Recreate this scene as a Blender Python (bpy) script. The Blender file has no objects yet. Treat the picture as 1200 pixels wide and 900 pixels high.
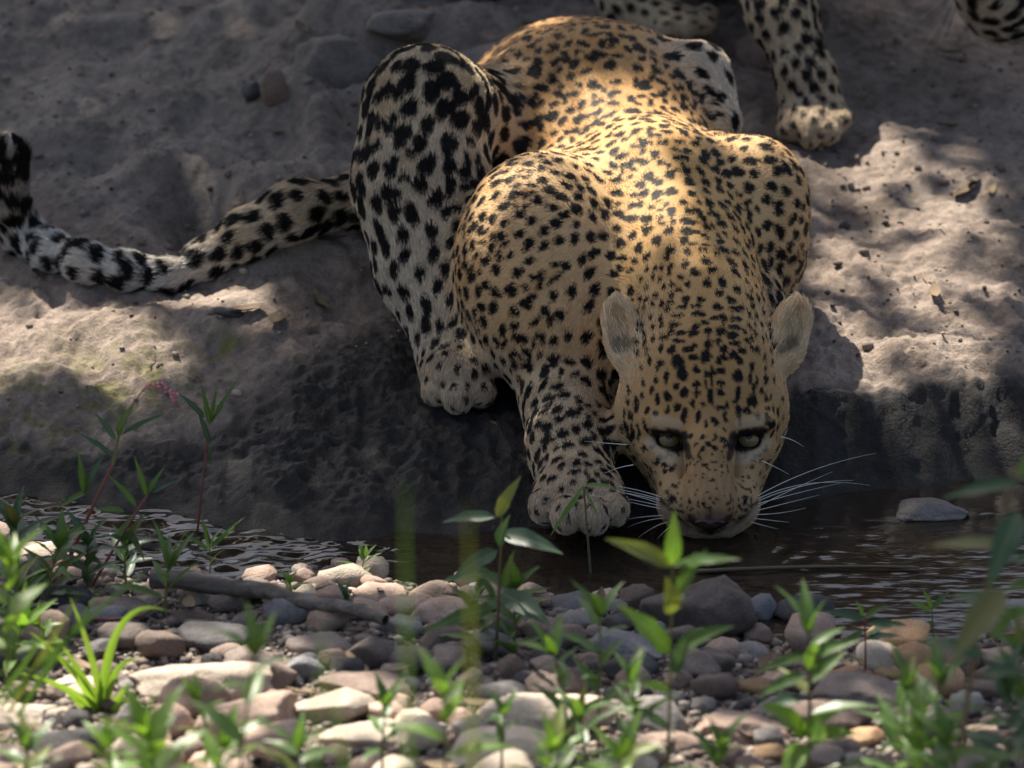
import bpy, bmesh, math, random
import numpy as np
from mathutils import Vector, Matrix, kdtree

S = bpy.context.scene
COL = S.collection
rng = np.random.default_rng(7)
random.seed(7)

# ------------------------------------------------------------------ camera
PITCH = math.radians(18.0)
CAM = np.array([0.0, -7.554, 2.638])
FWD = np.array([0.0, math.cos(PITCH), -math.sin(PITCH)])
UPV = np.array([0.0, math.sin(PITCH), math.cos(PITCH)])
RGT = np.array([1.0, 0.0, 0.0])
cam_data = bpy.data.cameras.new('camera')
cam_data.lens = 240.0
cam_data.sensor_width = 36.0
cam_data.clip_start = 0.1
cam_data.clip_end = 400.0
cam_data.dof.use_dof = True
cam_data.dof.focus_distance = 8.03
cam_data.dof.aperture_fstop = 5.2
cam = bpy.data.objects.new('camera', cam_data)
COL.objects.link(cam)
cam.location = CAM
cam.rotation_euler = (math.pi / 2 - PITCH, 0, 0)
S.camera = cam

# ------------------------------------------------------------------ light
SUN_EL, SUN_AZ = math.radians(56.0), math.radians(-30.0)      # azimuth from +y towards +x
TO_SUN = np.array([math.cos(SUN_EL) * math.sin(SUN_AZ), math.cos(SUN_EL) * math.cos(SUN_AZ), math.sin(SUN_EL)])
W = bpy.data.worlds.new('World')
S.world = W
W.use_nodes = True
wn = W.node_tree.nodes
wl = W.node_tree.links
sky = wn.new('ShaderNodeTexSky')
sky.sky_type = 'NISHITA'
sky.sun_disc = False
sky.sun_elevation = SUN_EL
sky.sun_rotation = SUN_AZ
sky.dust_density = 4.0
sky.ozone_density = 0.6
wl.new(sky.outputs['Color'], wn['Background'].inputs['Color'])
wn['Background'].inputs['Strength'].default_value = 0.069
sun_d = bpy.data.lights.new('sun', 'SUN')
sun_d.energy = 5.0
sun_d.angle = math.radians(0.5)
sun_d.color = (1.0, 0.93, 0.82)
sun = bpy.data.objects.new('sun', sun_d)
COL.objects.link(sun)
sun.location = (-3, 5, 8)
sun.rotation_euler = Vector(TO_SUN).to_track_quat('Z', 'Y').to_euler()
S.view_settings.view_transform = 'Standard'
S.view_settings.look = 'None'
S.view_settings.gamma = 1.0
S.view_settings.exposure = 1.42
S.cycles.max_bounces = 6
S.cycles.diffuse_bounces = 3
S.cycles.glossy_bounces = 3
S.cycles.transmission_bounces = 3
S.cycles.sample_clamp_indirect = 4.0

# ------------------------------------------------------------------ helpers
def ray(u, v):
    return FWD + RGT * (u - 600.0) / 8000.0 + UPV * (450.0 - v) / 8000.0

def P(u, v, y):
    """the point of the place that the photograph shows at pixel u, v, at depth y"""
    d = ray(u, v)
    return CAM + d * ((y - CAM[1]) / d[1])

def Q(u, v, w):
    return CAM + ray(u, v) * (8.0 + w)

def proj(p):
    d = np.asarray(p) - CAM
    z = d @ FWD
    return 600 + 8000 * (d @ RGT) / z, 450 - 8000 * (d @ UPV) / z, z

_T = np.random.default_rng(3).random((64, 64, 64)).astype(np.float32)
def vnoise(p):
    """value noise in 0..1 of an (n,3) array"""
    p = np.asarray(p, dtype=np.float64)
    i = np.floor(p).astype(np.int64)
    f = (p - i).astype(np.float32)
    f = f * f * (3 - 2 * f)
    i0, i1 = i & 63, (i + 1) & 63
    x0, y0, z0 = i0[:, 0], i0[:, 1], i0[:, 2]
    x1, y1, z1 = i1[:, 0], i1[:, 1], i1[:, 2]
    fx, fy, fz = f[:, 0], f[:, 1], f[:, 2]
    def L(a, b, t): return a + (b - a) * t
    a = L(L(_T[x0, y0, z0], _T[x1, y0, z0], fx), L(_T[x0, y1, z0], _T[x1, y1, z0], fx), fy)
    b = L(L(_T[x0, y0, z1], _T[x1, y0, z1], fx), L(_T[x0, y1, z1], _T[x1, y1, z1], fx), fy)
    return L(a, b, fz)

def fbm(p, o=4, gain=0.5):
    s, a, t = 0, 1.0, 0
    p = np.asarray(p, dtype=np.float64)
    for k in range(o):
        s = s + a * (vnoise(p + 17.3 * k) - 0.5)
        t += a
        a *= gain
        p = p * 2.03
    return s / t * 2          # about -1..1

def sstep(a, b, x):
    t = np.clip((x - a) / (b - a), 0, 1)
    return t * t * (3 - 2 * t)

def mesh_from(name, V, F):
    V = np.ascontiguousarray(V, dtype=np.float32)
    me = bpy.data.meshes.new(name)
    F = np.ascontiguousarray(F, dtype=np.int32)
    n, k = F.shape
    me.vertices.add(len(V))
    me.vertices.foreach_set('co', V.ravel())
    me.loops.add(n * k)
    me.loops.foreach_set('vertex_index', F.ravel())
    me.polygons.add(n)
    me.polygons.foreach_set('loop_start', np.arange(0, n * k, k, dtype=np.int32))
    me.polygons.foreach_set('loop_total', np.full(n, k, dtype=np.int32))
    me.polygons.foreach_set('use_smooth', np.ones(n, dtype=bool))
    me.update(calc_edges=True)
    return me

def put(name, me, mat=None, parent=None, loc=None):
    o = bpy.data.objects.new(name, me)
    COL.objects.link(o)
    if mat is not None and len(me.materials) == 0:
        me.materials.append(mat)
    if parent is not None:
        o.parent = parent
    if loc is not None:
        o.location = loc
    return o

def empty(name, loc):
    o = bpy.data.objects.new(name, None)
    COL.objects.link(o)
    o.location = loc
    o.empty_display_size = 0.05
    return o

def tag(o, label=None, cat=None, group=None, kind=None):
    if label: o['label'] = label
    if cat: o['category'] = cat
    if group: o['group'] = group
    if kind: o['kind'] = kind
    return o

class Mat:
    """small wrapper to write node materials"""
    def __init__(s, name):
        s.m = bpy.data.materials.new(name)
        s.m.use_nodes = True
        s.t = s.m.node_tree
        s.b = s.t.nodes['Principled BSDF']
        s.out = s.t.nodes['Material Output']
    def n(s, kind, **kw):
        x = s.t.nodes.new(kind)
        for k, v in kw.items():
            if k.startswith('i_'):
                x.inputs[k[2:].replace('_', ' ')].default_value = v
            else:
                setattr(x, k, v)
        return x
    def l(s, a, b): s.t.links.new(a, b)
    def set(s, **kw):
        for k, v in kw.items():
            s.b.inputs[k.replace('_', ' ')].default_value = v
    def attr(s, name):
        return s.n('ShaderNodeAttribute', attribute_name=name)
    def noise(s, scale, detail=4, rough=0.6, vec=None, dist=0.0):
        x = s.n('ShaderNodeTexNoise')
        x.inputs['Scale'].default_value = scale
        x.inputs['Detail'].default_value = detail
        x.inputs['Roughness'].default_value = rough
        x.inputs['Distortion'].default_value = dist
        if vec is not None: s.l(vec, x.inputs['Vector'])
        return x
    def ramp(s, fac, stops):
        r = s.n('ShaderNodeValToRGB')
        e = r.color_ramp.elements
        while len(e) > 1: e.remove(e[-1])
        e[0].position, e[0].color = stops[0][0], (*stops[0][1], 1)
        for p, c in stops[1:]:
            x = e.new(p); x.color = (*c, 1)
        s.l(fac, r.inputs['Fac'])
        return r.outputs['Color']
    def mix(s, fac, a, b, mode='MIX'):
        x = s.n('ShaderNodeMix', data_type='RGBA', blend_type=mode)
        for sock, val in ((x.inputs[0], fac), (x.inputs[6], a), (x.inputs[7], b)):
            if isinstance(val, (int, float)): sock.default_value = val
            elif isinstance(val, tuple): sock.default_value = (*val, 1)
            else: s.l(val, sock)
        return x.outputs[2]
    def math(s, op, a, b=0.0, clamp=False):
        x = s.n('ShaderNodeMath', operation=op, use_clamp=clamp)
        for sock, val in ((x.inputs[0], a), (x.inputs[1], b)):
            if isinstance(val, (int, float)): sock.default_value = val
            else: s.l(val, sock)
        return x.outputs[0]
    def bump(s, h, strength=0.5, dist=0.01):
        x = s.n('ShaderNodeBump')
        x.inputs['Strength'].default_value = strength
        x.inputs['Distance'].default_value = dist
        s.l(h, x.inputs['Height'])
        s.l(x.outputs['Normal'], s.b.inputs['Normal'])

# ------------------------------------------------------------------ ground
def interp(x, pts):
    xs, ys = zip(*pts)
    return np.interp(x, xs, ys)

FAR_SHORE = [(-2, .2), (-.6, .146), (-.4, .065), (-.27, -.035), (-.1, .0), (.1, .02), (.2, .06), (.3, .11), (.45, .16), (.6, .18), (2, .22)]
NEAR_SHORE = [(-2, .0), (-.6, -.03), (-.45, -.16), (-.3, -.17), (-.2, -.13), (-.08, -.19), (.1, -.23), (.25, -.35), (.4, -.38), (.6, -.34), (2, -.4)]

# lumps and hollows of the bank: x, y, radius x, radius y, height
def _g0(u, v):
    t = np.linspace(6.5, 12, 1200)
    d = ray(u, v)
    p = CAM + t[:, None] * d
    g = ground_base(p[:, 0], p[:, 1])
    k = np.argmax(g > p[:, 2])
    return p[k]

def ground_base(x, y):
    x = np.asarray(x, float); y = np.asarray(y, float)
    yf = interp(x, FAR_SHORE) + .006 * np.sin(x * 13) + .006 * np.sin(x * 47 + 1) + .003 * np.sin(x * 131)
    yn = interp(x, NEAR_SHORE) + .015 * np.sin(x * 31 + 2)
    d = y - yf
    left = np.where(d < .05, d * .5, .025 + (d - .05) * .235)
    right = np.where(d < .02, d * .6, np.where(d < .10, .012 + (d - .02) * 1.0, .092 + (d - .10) * .155))
    k = sstep(.16, .30, x)
    far = left * (1 - k) + right * k
    far = far + np.clip(y - 1.45, 0, None) * .30 * sstep(-.42, -.10, x) * (1 - sstep(5.0, 7.5, y)) + np.clip(np.minimum(y, 7.5) - 5, 0, None) * 0.1
    far = np.minimum(far, 3.4 + .0 * far)
    e = yn - y
    near = np.where(e < .12, e * .16, .0192 + (e - .12) * .06)
    near = np.minimum(near, .30)
    mid = -.05 * np.clip(d * e, 0, None) / .01
    mid = np.maximum(mid, -.06)
    return np.where(d > 0, far, np.where(e > 0, near, mid))

LUMPS = []
for (u, v, rx, ry, h) in [
        (232, 248, .045, .07, -.075), (190, 205, .10, .07, .03), (300, 215, .05, .05, .03), (395, 42, .040, .035, .085), (440, 62, .05, .03, .05), (372, 150, .03, .06, .05), (330, 165, .05, .06, -.03), (450, 120, .05, .03, .045), (520, 62, .05, .022, .05),
        (430, 95, .04, .02, -.03), (350, 100, .04, .06, .03), (560, 30, .07, .05, .03), (330, 300, .07, .04, .03), (390, 290, .05, .05, .02), (60, 170, .10, .04, .025), (110, 200, .07, .03, -.02), (200, 130, .07, .03, .022), (130, 40, .1, .04, .03), (280, 30, .05, .03, .035),
        (120, 395, .13, .06, .018), (240, 400, .12, .07, .022), (60, 470, .12, .07, .012), (340, 350, .07, .05, .018), (400, 360, .06, .05, -.02),
        (420, 440, .10, .08, .012), (330, 560, .05, .05, .014), (170, 300, .1, .03, -.008), (60, 345, .12, .05, .012),
        (1000, 330, .12, .06, .012), (1120, 300, .09, .07, .018), (1060, 420, .12, .04, .012), (980, 240, .05, .05, -.012),
        (1150, 420, .06, .05, .012), (880, 110, .05, .04, .018), (1100, 180, .10, .06, .010), (890, 60, .05, .04, .02),
        (100, 120, .15, .08, .012), (250, 60, .12, .06, .012), (40, 60, .10, .08, -.01)]:
    q = _g0(u, v)
    LUMPS.append((q[0], q[1], rx, ry, h))

def ground_mid(x, y):
    z = ground_base(x, y)
    for (cx, cy, rx, ry, h) in LUMPS:
        z = z + h * np.exp(-(((x - cx) / rx) ** 2 + ((y - cy) / ry) ** 2))
    return z

def ground_h(x, y):
    """ground height with lumps and clods, vectorised"""
    x = np.atleast_1d(np.asarray(x, float)); y = np.atleast_1d(np.asarray(y, float))
    z = ground_mid(x, y)
    yf = interp(x, FAR_SHORE); yn = interp(x, NEAR_SHORE)
    p = np.stack([x, y * 1.0, z * 0.6], 1)
    bank = sstep(-.01, .10, y - yf)
    dry = sstep(.25, .5, y - yf)
    n1 = fbm(p * 6.0, 3)
    n2 = fbm(p * 19 + 5, 4)
    rid = 1 - np.abs(fbm(p * 24 + 9, 4, .6))
    pit = np.clip(vnoise(p * np.array([60, 60, 60]) + 3) - .62, 0, 1)
    n3 = fbm(p * 75 + 2, 3, .6)
    n4 = np.clip(vnoise(p * 120 + 8) - .55, 0, 1) * np.clip(vnoise(p * 31 + 4) - .3, 0, 1)
    zb = .013 * n1 + .013 * n2 + .0062 * n3 * (1 - .3 * dry) + (rid - .75) * .020 * (1 - .6 * dry) - pit * .013 * (1 - .6 * dry) + .022 * n4 * (.4 + .6 * dry)
    near = sstep(-.05, .06, yn - y)
    zn = .010 * fbm(p * 11, 3) + .004 * n3
    return z + bank * zb + near * zn + (1 - bank) * (1 - near) * .006 * n2

def G(x, y):
    return float(ground_h(x, y)[0])

def pxg(u, v):
    """where the sight line through pixel u, v meets the ground"""
    t = np.linspace(6.0, 13, 1500)
    p = CAM + t[:, None] * ray(u, v)
    g = ground_h(p[:, 0], p[:, 1])
    k = int(np.argmax(g > p[:, 2]))
    if k == 0: k = 1
    a, b = p[k - 1], p[k]
    return (a + b) / 2

def axis(lo, hi, step, far):
    mid = np.arange(lo, hi + step / 2, step)
    e, s = [], step
    while (e[-1] if e else 0) < far:
        s *= 1.28
        e.append((e[-1] if e else 0) + s)
    e = np.array(e)
    return np.concatenate([(lo - e)[::-1], mid, hi + e])

gx = axis(-.80, .80, .0033, 90)
gy = axis(-1.15, 1.65, .0040, 90)
X, Y = np.meshgrid(gx, gy, indexing='ij')
Z = ground_h(X.ravel(), Y.ravel())
GV = np.stack([X.ravel(), Y.ravel(), Z], 1)
nx, ny = len(gx), len(gy)
ii = (np.arange(nx - 1)[:, None] * ny + np.arange(ny - 1)[None]).ravel()
gme = mesh_from('ground', GV, np.stack([ii, ii + ny, ii + ny + 1, ii + 1], 1))
# wetness: dark soaked mud near the water and under the cats, dry silt above
gu, gv, gd = proj(GV)
yf = interp(GV[:, 0], FAR_SHORE)
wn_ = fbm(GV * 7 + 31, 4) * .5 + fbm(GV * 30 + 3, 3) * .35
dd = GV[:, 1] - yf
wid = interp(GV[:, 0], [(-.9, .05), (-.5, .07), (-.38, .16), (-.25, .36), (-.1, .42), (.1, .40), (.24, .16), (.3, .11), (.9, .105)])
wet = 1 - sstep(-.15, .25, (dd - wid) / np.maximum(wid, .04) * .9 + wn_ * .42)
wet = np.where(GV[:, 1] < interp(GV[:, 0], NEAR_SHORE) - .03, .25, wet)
grey = sstep(.3, -.4, (GV[:, 0] + .05) / .5) * sstep(.55, .85, GV[:, 1] + .1 * wn_)
moss = np.zeros(len(GV))
for (u, v, r, a) in [(263, 415, .022, 1.2), (100, 455, .08, .9), (40, 480, .07, .7), (180, 445, .06, .7), (20, 432, .02, .5)]:
    q = pxg(u, v)
    moss = np.maximum(moss, a * np.exp(-(((GV[:, 0] - q[0]) / r) ** 2 + ((GV[:, 1] - q[1]) / (r * 1.3)) ** 2)))
moss *= sstep(.0, .35, fbm(GV * 60, 3) + .12 + .4 * wn_)
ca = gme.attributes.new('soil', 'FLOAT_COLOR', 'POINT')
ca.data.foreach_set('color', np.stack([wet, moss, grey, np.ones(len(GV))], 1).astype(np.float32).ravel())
m = Mat('bank_soil')
at = m.attr('soil')
sep = m.n('ShaderNodeSeparateColor')
m.l(at.outputs['Color'], sep.inputs[0])
tc = m.n('ShaderNodeTexCoord').outputs['Object']
nA = m.noise(9, 6, .65, tc); nB = m.noise(48, 6, .75, tc); nC = m.noise(260, 4, .75, tc); nD = m.noise(23, 5, .7, tc, .6)
dry = m.ramp(nA.outputs[0], [(.3, (.165, .128, .100)), (.5, (.245, .193, .155)), (.7, (.33, .268, .22))])
dry = m.mix(sep.outputs[2], dry, m.ramp(nA.outputs[0], [(.3, (.155, .130, .108)), (.55, (.225, .192, .162)), (.75, (.30, .26, .222))]))
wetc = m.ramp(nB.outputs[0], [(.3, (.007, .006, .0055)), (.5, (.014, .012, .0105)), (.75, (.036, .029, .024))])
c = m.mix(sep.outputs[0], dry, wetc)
sp = m.ramp(nB.outputs[0], [(.3, (.55, .52, .50)), (.5, (1, 1, 1)), (.75, (1.22, 1.2, 1.18))])
c = m.mix(.9, c, sp, 'MULTIPLY')
c = m.mix(.75, c, m.ramp(nD.outputs[0], [(.33, (.55, .53, .52)), (.47, (.95, .95, .95)), (.7, (1.2, 1.18, 1.15))]), 'MULTIPLY')
gr = m.ramp(nC.outputs[0], [(.32, (.6, .6, .6)), (.5, (1, 1, 1)), (.72, (1.35, 1.33, 1.3))])
c = m.mix(.7, c, gr, 'MULTIPLY')
c = m.mix(m.math('MULTIPLY', sep.outputs[1], .8, True), c, (.12, .125, .02))
m.l(c, m.b.inputs['Base Color'])
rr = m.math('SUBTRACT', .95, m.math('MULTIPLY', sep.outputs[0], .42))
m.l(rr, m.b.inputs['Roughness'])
m.set(Specular_IOR_Level=.35)
hb = m.math('ADD', nB.outputs[0], m.math('MULTIPLY', nC.outputs[0], .5))
m.bump(hb, .85, .007)
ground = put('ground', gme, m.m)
tag(ground, kind='structure', label='silty riverbank of dry grey-brown mud turning dark and wet at the water')

# ------------------------------------------------------------------ water
wx = np.concatenate([[-60, -20, -6, -2], np.arange(-.9, .9001, .0045), [2, 6, 20, 60]])
wy = np.concatenate([[-1.3], np.arange(-.6, .4001, .0035), [.8]])
X, Y = np.meshgrid(wx, wy, indexing='ij')
pp = np.stack([X.ravel() * 24, Y.ravel() * 52, 0 * X.ravel()], 1)
inside = ((np.abs(X) < .9) & (Y > -.6) & (Y < .4)).ravel()
muz = np.hypot(X.ravel() - .235, (Y.ravel() + .02) * 1.0)
amp = .0006 + .0072 * sstep(-.04, -.28, X.ravel())
wz = inside * (amp * fbm(pp, 3) + .0022 * np.sin(muz * 190) * np.exp(-muz * 13) * sstep(.0, .03, muz))
wv = np.stack([X.ravel(), Y.ravel(), wz], 1)
nx, ny = len(wx), len(wy)
ii = (np.arange(nx - 1)[:, None] * ny + np.arange(ny - 1)[None]).ravel()
m = Mat('muddy_water')
tc = m.n('ShaderNodeTexCoord').outputs['Object']
mp = m.n('ShaderNodeMapping'); mp.inputs['Scale'].default_value = (26, 60, 1)
m.l(tc, mp.inputs['Vector'])
n1 = m.noise(1.0, 2, .5, mp.outputs[0], .2)
n2 = m.noise(7, 3, .6, tc)
m.l(m.ramp(n2.outputs[0], [(.3, (.016, .011, .0075)), (.7, (.028, .020, .0135))]), m.b.inputs['Base Color'])
m.set(Roughness=.09, IOR=1.33)
m.bump(n1.outputs[0], .22, .004)
water = put('water', mesh_from('water', wv, np.stack([ii, ii + ny, ii + ny + 1, ii + 1], 1)), m.m)
tag(water, kind='structure', label='shallow brown muddy stream with small ripples')

# ------------------------------------------------------------------ animals: a smooth blended volume, meshed
class Body:
    def __init__(s):
        s.pr = []
    def cap(s, a, b, ra, rb, k=.03, reg='back', flow=None, sub=False):
        a, b = np.array(a, float), np.array(b, float)
        s.pr.append(dict(t='c', a=a, b=b, ra=ra, rb=rb, k=k, reg=reg, flow=np.array(flow if flow is not None else b - a, float), sub=sub))
    def ell(s, c, r, k=.03, reg='back', flow=(0, 1, 0), R=None, sub=False):
        s.pr.append(dict(t='e', c=np.array(c, float), r=np.array(r, float), k=k, reg=reg, flow=np.array(flow, float), R=np.eye(3) if R is None else np.array(R, float), sub=sub))
    def dist(s, q, p):
        if q['t'] == 'c':
            ba = q['b'] - q['a']
            h = np.clip(((p - q['a']) @ ba) / (ba @ ba), 0, 1)
            return np.linalg.norm(p - q['a'] - h[..., None] * ba, axis=-1) - (q['ra'] + (q['rb'] - q['ra']) * h)
        l = (p - q['c']) @ q['R'].T
        k0 = np.linalg.norm(l / q['r'], axis=-1)
        k1 = np.linalg.norm(l / q['r'] ** 2, axis=-1)
        return k0 * (k0 - 1) / np.maximum(k1, 1e-6)
    def box(s, q):
        if q['t'] == 'c':
            m = max(q['ra'], q['rb'])
            return np.minimum(q['a'], q['b']) - m, np.maximum(q['a'], q['b']) + m
        m = np.abs(q['R'].T) @ q['r']
        return q['c'] - m, q['c'] + m
    def mesh(s, h):
        lo = np.min([s.box(q)[0] for q in s.pr], 0) - 5 * h
        hi = np.max([s.box(q)[1] for q in s.pr], 0) + 5 * h
        n = np.ceil((hi - lo) / h).astype(int) + 1
        F = np.full(n, .5, np.float32)
        for q in sorted(s.pr, key=lambda q: q['sub']):
            a, b = s.box(q)
            i0 = np.maximum(np.floor((a - q['k'] * 1.2 - lo) / h).astype(int) - 2, 0)
            i1 = np.minimum(np.ceil((b + q['k'] * 1.2 - lo) / h).astype(int) + 3, n)
            g = [lo[d] + h * np.arange(i0[d], i1[d]) for d in range(3)]
            p = np.stack(np.meshgrid(*g, indexing='ij'), -1)
            d = s.dist(q, p).astype(np.float32)
            sl = tuple(slice(i0[x], i1[x]) for x in range(3))
            f = F[sl]
            k = q['k']
            if q['sub']:
                e = np.maximum(k - np.abs(f + d), 0) / k
                F[sl] = np.maximum(f, -d) + e * e * k * .25
            else:
                e = np.maximum(k - np.abs(f - d), 0) / k
                F[sl] = np.minimum(f, d) - e * e * k * .25
        return surface_nets(F, lo, h)

def surface_nets(F, lo, h):
    ins = F < 0
    nx, ny, nz = F.shape
    cnt = np.zeros((nx - 1, ny - 1, nz - 1), np.int8)
    for a in (0, 1):
        for b in (0, 1):
            for c in (0, 1):
                cnt += ins[a:nx - 1 + a, b:ny - 1 + b, c:nz - 1 + c]
    act = np.argwhere((cnt > 0) & (cnt < 8))
    idx = np.full(cnt.shape, -1, np.int32)
    idx[tuple(act.T)] = np.arange(len(act))
    cor = np.array([(a, b, c) for a in (0, 1) for b in (0, 1) for c in (0, 1)])
    val = np.stack([F[act[:, 0] + a, act[:, 1] + b, act[:, 2] + c] for a, b, c in cor], 1)
    acc = np.zeros((len(act), 3)); num = np.zeros(len(act))
    for i in range(8):
        for j in range(i + 1, 8):
            if np.abs(cor[i] - cor[j]).sum() != 1: continue
            m_ = (val[:, i] < 0) != (val[:, j] < 0)
            t = np.where(m_, val[:, i] / np.where(m_, val[:, i] - val[:, j], 1), 0)
            acc += m_[:, None] * (cor[i] + t[:, None] * (cor[j] - cor[i]))
            num += m_
    V = lo + h * (act + acc / num[:, None])
    Q4 = []
    for ax in range(3):
        o1, o2 = [(1, 2), (2, 0), (0, 1)][ax]
        a = [slice(None)] * 3; b = [slice(None)] * 3
        a[ax] = slice(0, -1); b[ax] = slice(1, None)
        A, B = ins[tuple(a)], ins[tuple(b)]
        e = np.argwhere(A != B)
        e = e[(e[:, o1] > 0) & (e[:, o2] > 0) & (e[:, o1] < F.shape[o1] - 1) & (e[:, o2] < F.shape[o2] - 1)]
        def at(d1, d2):
            c = e.copy(); c[:, o1] += d1; c[:, o2] += d2
            return idx[c[:, 0], c[:, 1], c[:, 2]]
        q = np.stack([at(-1, -1), at(0, -1), at(0, 0), at(-1, 0)], 1)
        fl = ~A[tuple(e.T)]
        q[fl] = q[fl][:, ::-1]
        Q4.append(q)
    return V, np.concatenate(Q4)

def normals(V, F):
    n = np.cross(V[F[:, 2]] - V[F[:, 0]], V[F[:, 3]] - V[F[:, 1]])
    N = np.zeros_like(V)
    for k in range(4):
        for c in range(3):
            N[:, c] += np.bincount(F[:, k], n[:, c], len(V))
    return N / np.maximum(np.linalg.norm(N, axis=1), 1e-12)[:, None]

# region: spot spacing, spot radius, rosette chance, colour, hair length, elongation, raise of the hair
REG = dict(
    back=(.0225, .0092, .72, (.55, .315, .125), .0062, 1.05, .20),
    neck=(.0152, .0072, .14, (.66, .395, .155), .0060, 1.08, .18),
    shoulder=(.0160, .0076, .16, (.66, .435, .22), .0062, 1.08, .18),
    haunch=(.0238, .0132, .12, (.52, .415, .275), .0090, 1.10, .20),
    knee=(.0270, .0125, .0, (.66, .59, .48), .0120, 1.05, .22),
    hindleg=(.0215, .0108, .05, (.52, .44, .33), .0105, 1.30, .20),
    foreleg=(.0172, .0090, .03, (.53, .41, .265), .0085, 1.10, .18),
    paw=(.0145, .0058, .0, (.49, .37, .24), .0090, 1.15, .2),
    toe=(.0170, .0040, .0, (.46, .36, .25), .0080, 1.15, .2),
    chest=(.0240, .0090, .0, (.68, .62, .54), .016, 1.20, .28),
    head=(.0118, .0046, .0, (.46, .265, .10), .0046, 1.15, .16),
    cheek=(.0122, .0044, .0, (.49, .32, .155), .0052, 1.15, .2),
    muzzle=(.0100, .0009, .0, (.36, .21, .095), .0040, 1.1, .16),
    pad=(.0130, .0019, .0, (.46, .30, .15), .0042, 1.1, .2),
    chin=(.0300, .0010, .0, (.60, .53, .44), .009, 1.1, .3),
    ear=(.1000, .0010, .0, (.88, .68, .44), .0135, 1.1, .24),
    tail=(.0225, .0112, .03, (.58, .46, .30), .0105, 1.1, .22),
    tailend=(.0225, .0118, .0, (.58, .54, .47), .011, .85, .24),
    tip=(.0200, .0150, .0, (.14, .10, .085), .013, 1.0, .3),
)
RKEYS = list(REG)
RTAB = np.array([[*(v[:3]), *v[3], *(v[4:])] for v in REG.values()])

def skin_fields(B, V, N, F):
    """blend the parts' look (region table) and lie of the hair over the surface"""
    D = np.stack([B.dist(q, V) for q in B.pr if not q['sub']], 1)
    prs = [q for q in B.pr if not q['sub']]
    Wt = np.exp(-np.clip(D - D.min(1, keepdims=True), 0, .2) / .019)
    Wt /= Wt.sum(1, keepdims=True)
    tab = np.stack([RTAB[RKEYS.index(q['reg'])] for q in prs])
    A = Wt @ tab
    fl = np.stack([q['flow'] / np.linalg.norm(q['flow']) for q in prs])
    T = Wt @ fl
    for it in range(45):
        T = T - (T * N).sum(1)[:, None] * N
        T /= np.maximum(np.linalg.norm(T, axis=1), 1e-6)[:, None]
        M = T[F].mean(1)
        T = np.stack([sum(np.bincount(F[:, k], M[:, c], len(V)) for k in range(4)) for c in range(3)], 1)
    T = T - (T * N).sum(1)[:, None] * N
    T /= np.maximum(np.linalg.norm(T, axis=1), 1e-6)[:, None]
    return A, T

def scatter_spots(V, N, A, T, F, mask, seed):
    """dart throwing with the spacing of the region; returns spot records"""
    r = np.random.default_rng(seed)
    ar = np.linalg.norm(np.cross(V[F[:, 2]] - V[F[:, 0]], V[F[:, 3]] - V[F[:, 1]]), axis=1) / 2
    ok = mask[F[:, 0]]
    pr = ar * ok / np.maximum(A[F[:, 0], 0], .005) ** 2
    cand = r.choice(len(F), 60000, p=pr / pr.sum())
    vi = F[cand, r.integers(0, 4, len(cand))]
    grid = {}
    cs = .04
    out = []
    for i in vi:
        c = V[i]
        s = A[i, 0]
        key = (int(c[0] // cs), int(c[1] // cs), int(c[2] // cs))
        good = True
        for a in (-1, 0, 1):
            for b in (-1, 0, 1):
                for d in (-1, 0, 1):
                    for (q, sp) in grid.get((key[0] + a, key[1] + b, key[2] + d), ()):
                        e = ((q - c) ** 2).sum()
                        m_ = min(s, sp) * .5 + (s + sp) * .25
                        if e < m_ * m_: good = False; break
                    if not good: break
                if not good: break
            if not good: break
        if good:
            grid.setdefault(key, []).append((c, s))
            out.append(i)
    rec = []
    for i in out:
        ros = r.random() < A[i, 2]
        el = A[i, 7] * r.uniform(.75, 1.35)
        R = A[i, 1] * r.uniform(.80, 1.15) * (1.34 if ros else 1)
        t = T[i] + .3 * r.normal(size=3)
        t = t - (t @ N[i]) * N[i]; t /= np.linalg.norm(t)
        b = np.cross(N[i], t)
        rec.append((V[i], t, b, R * math.sqrt(el), R / math.sqrt(el), 1.0 if ros else 0.0, r.uniform(0, 6.28)))
    return rec

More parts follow.
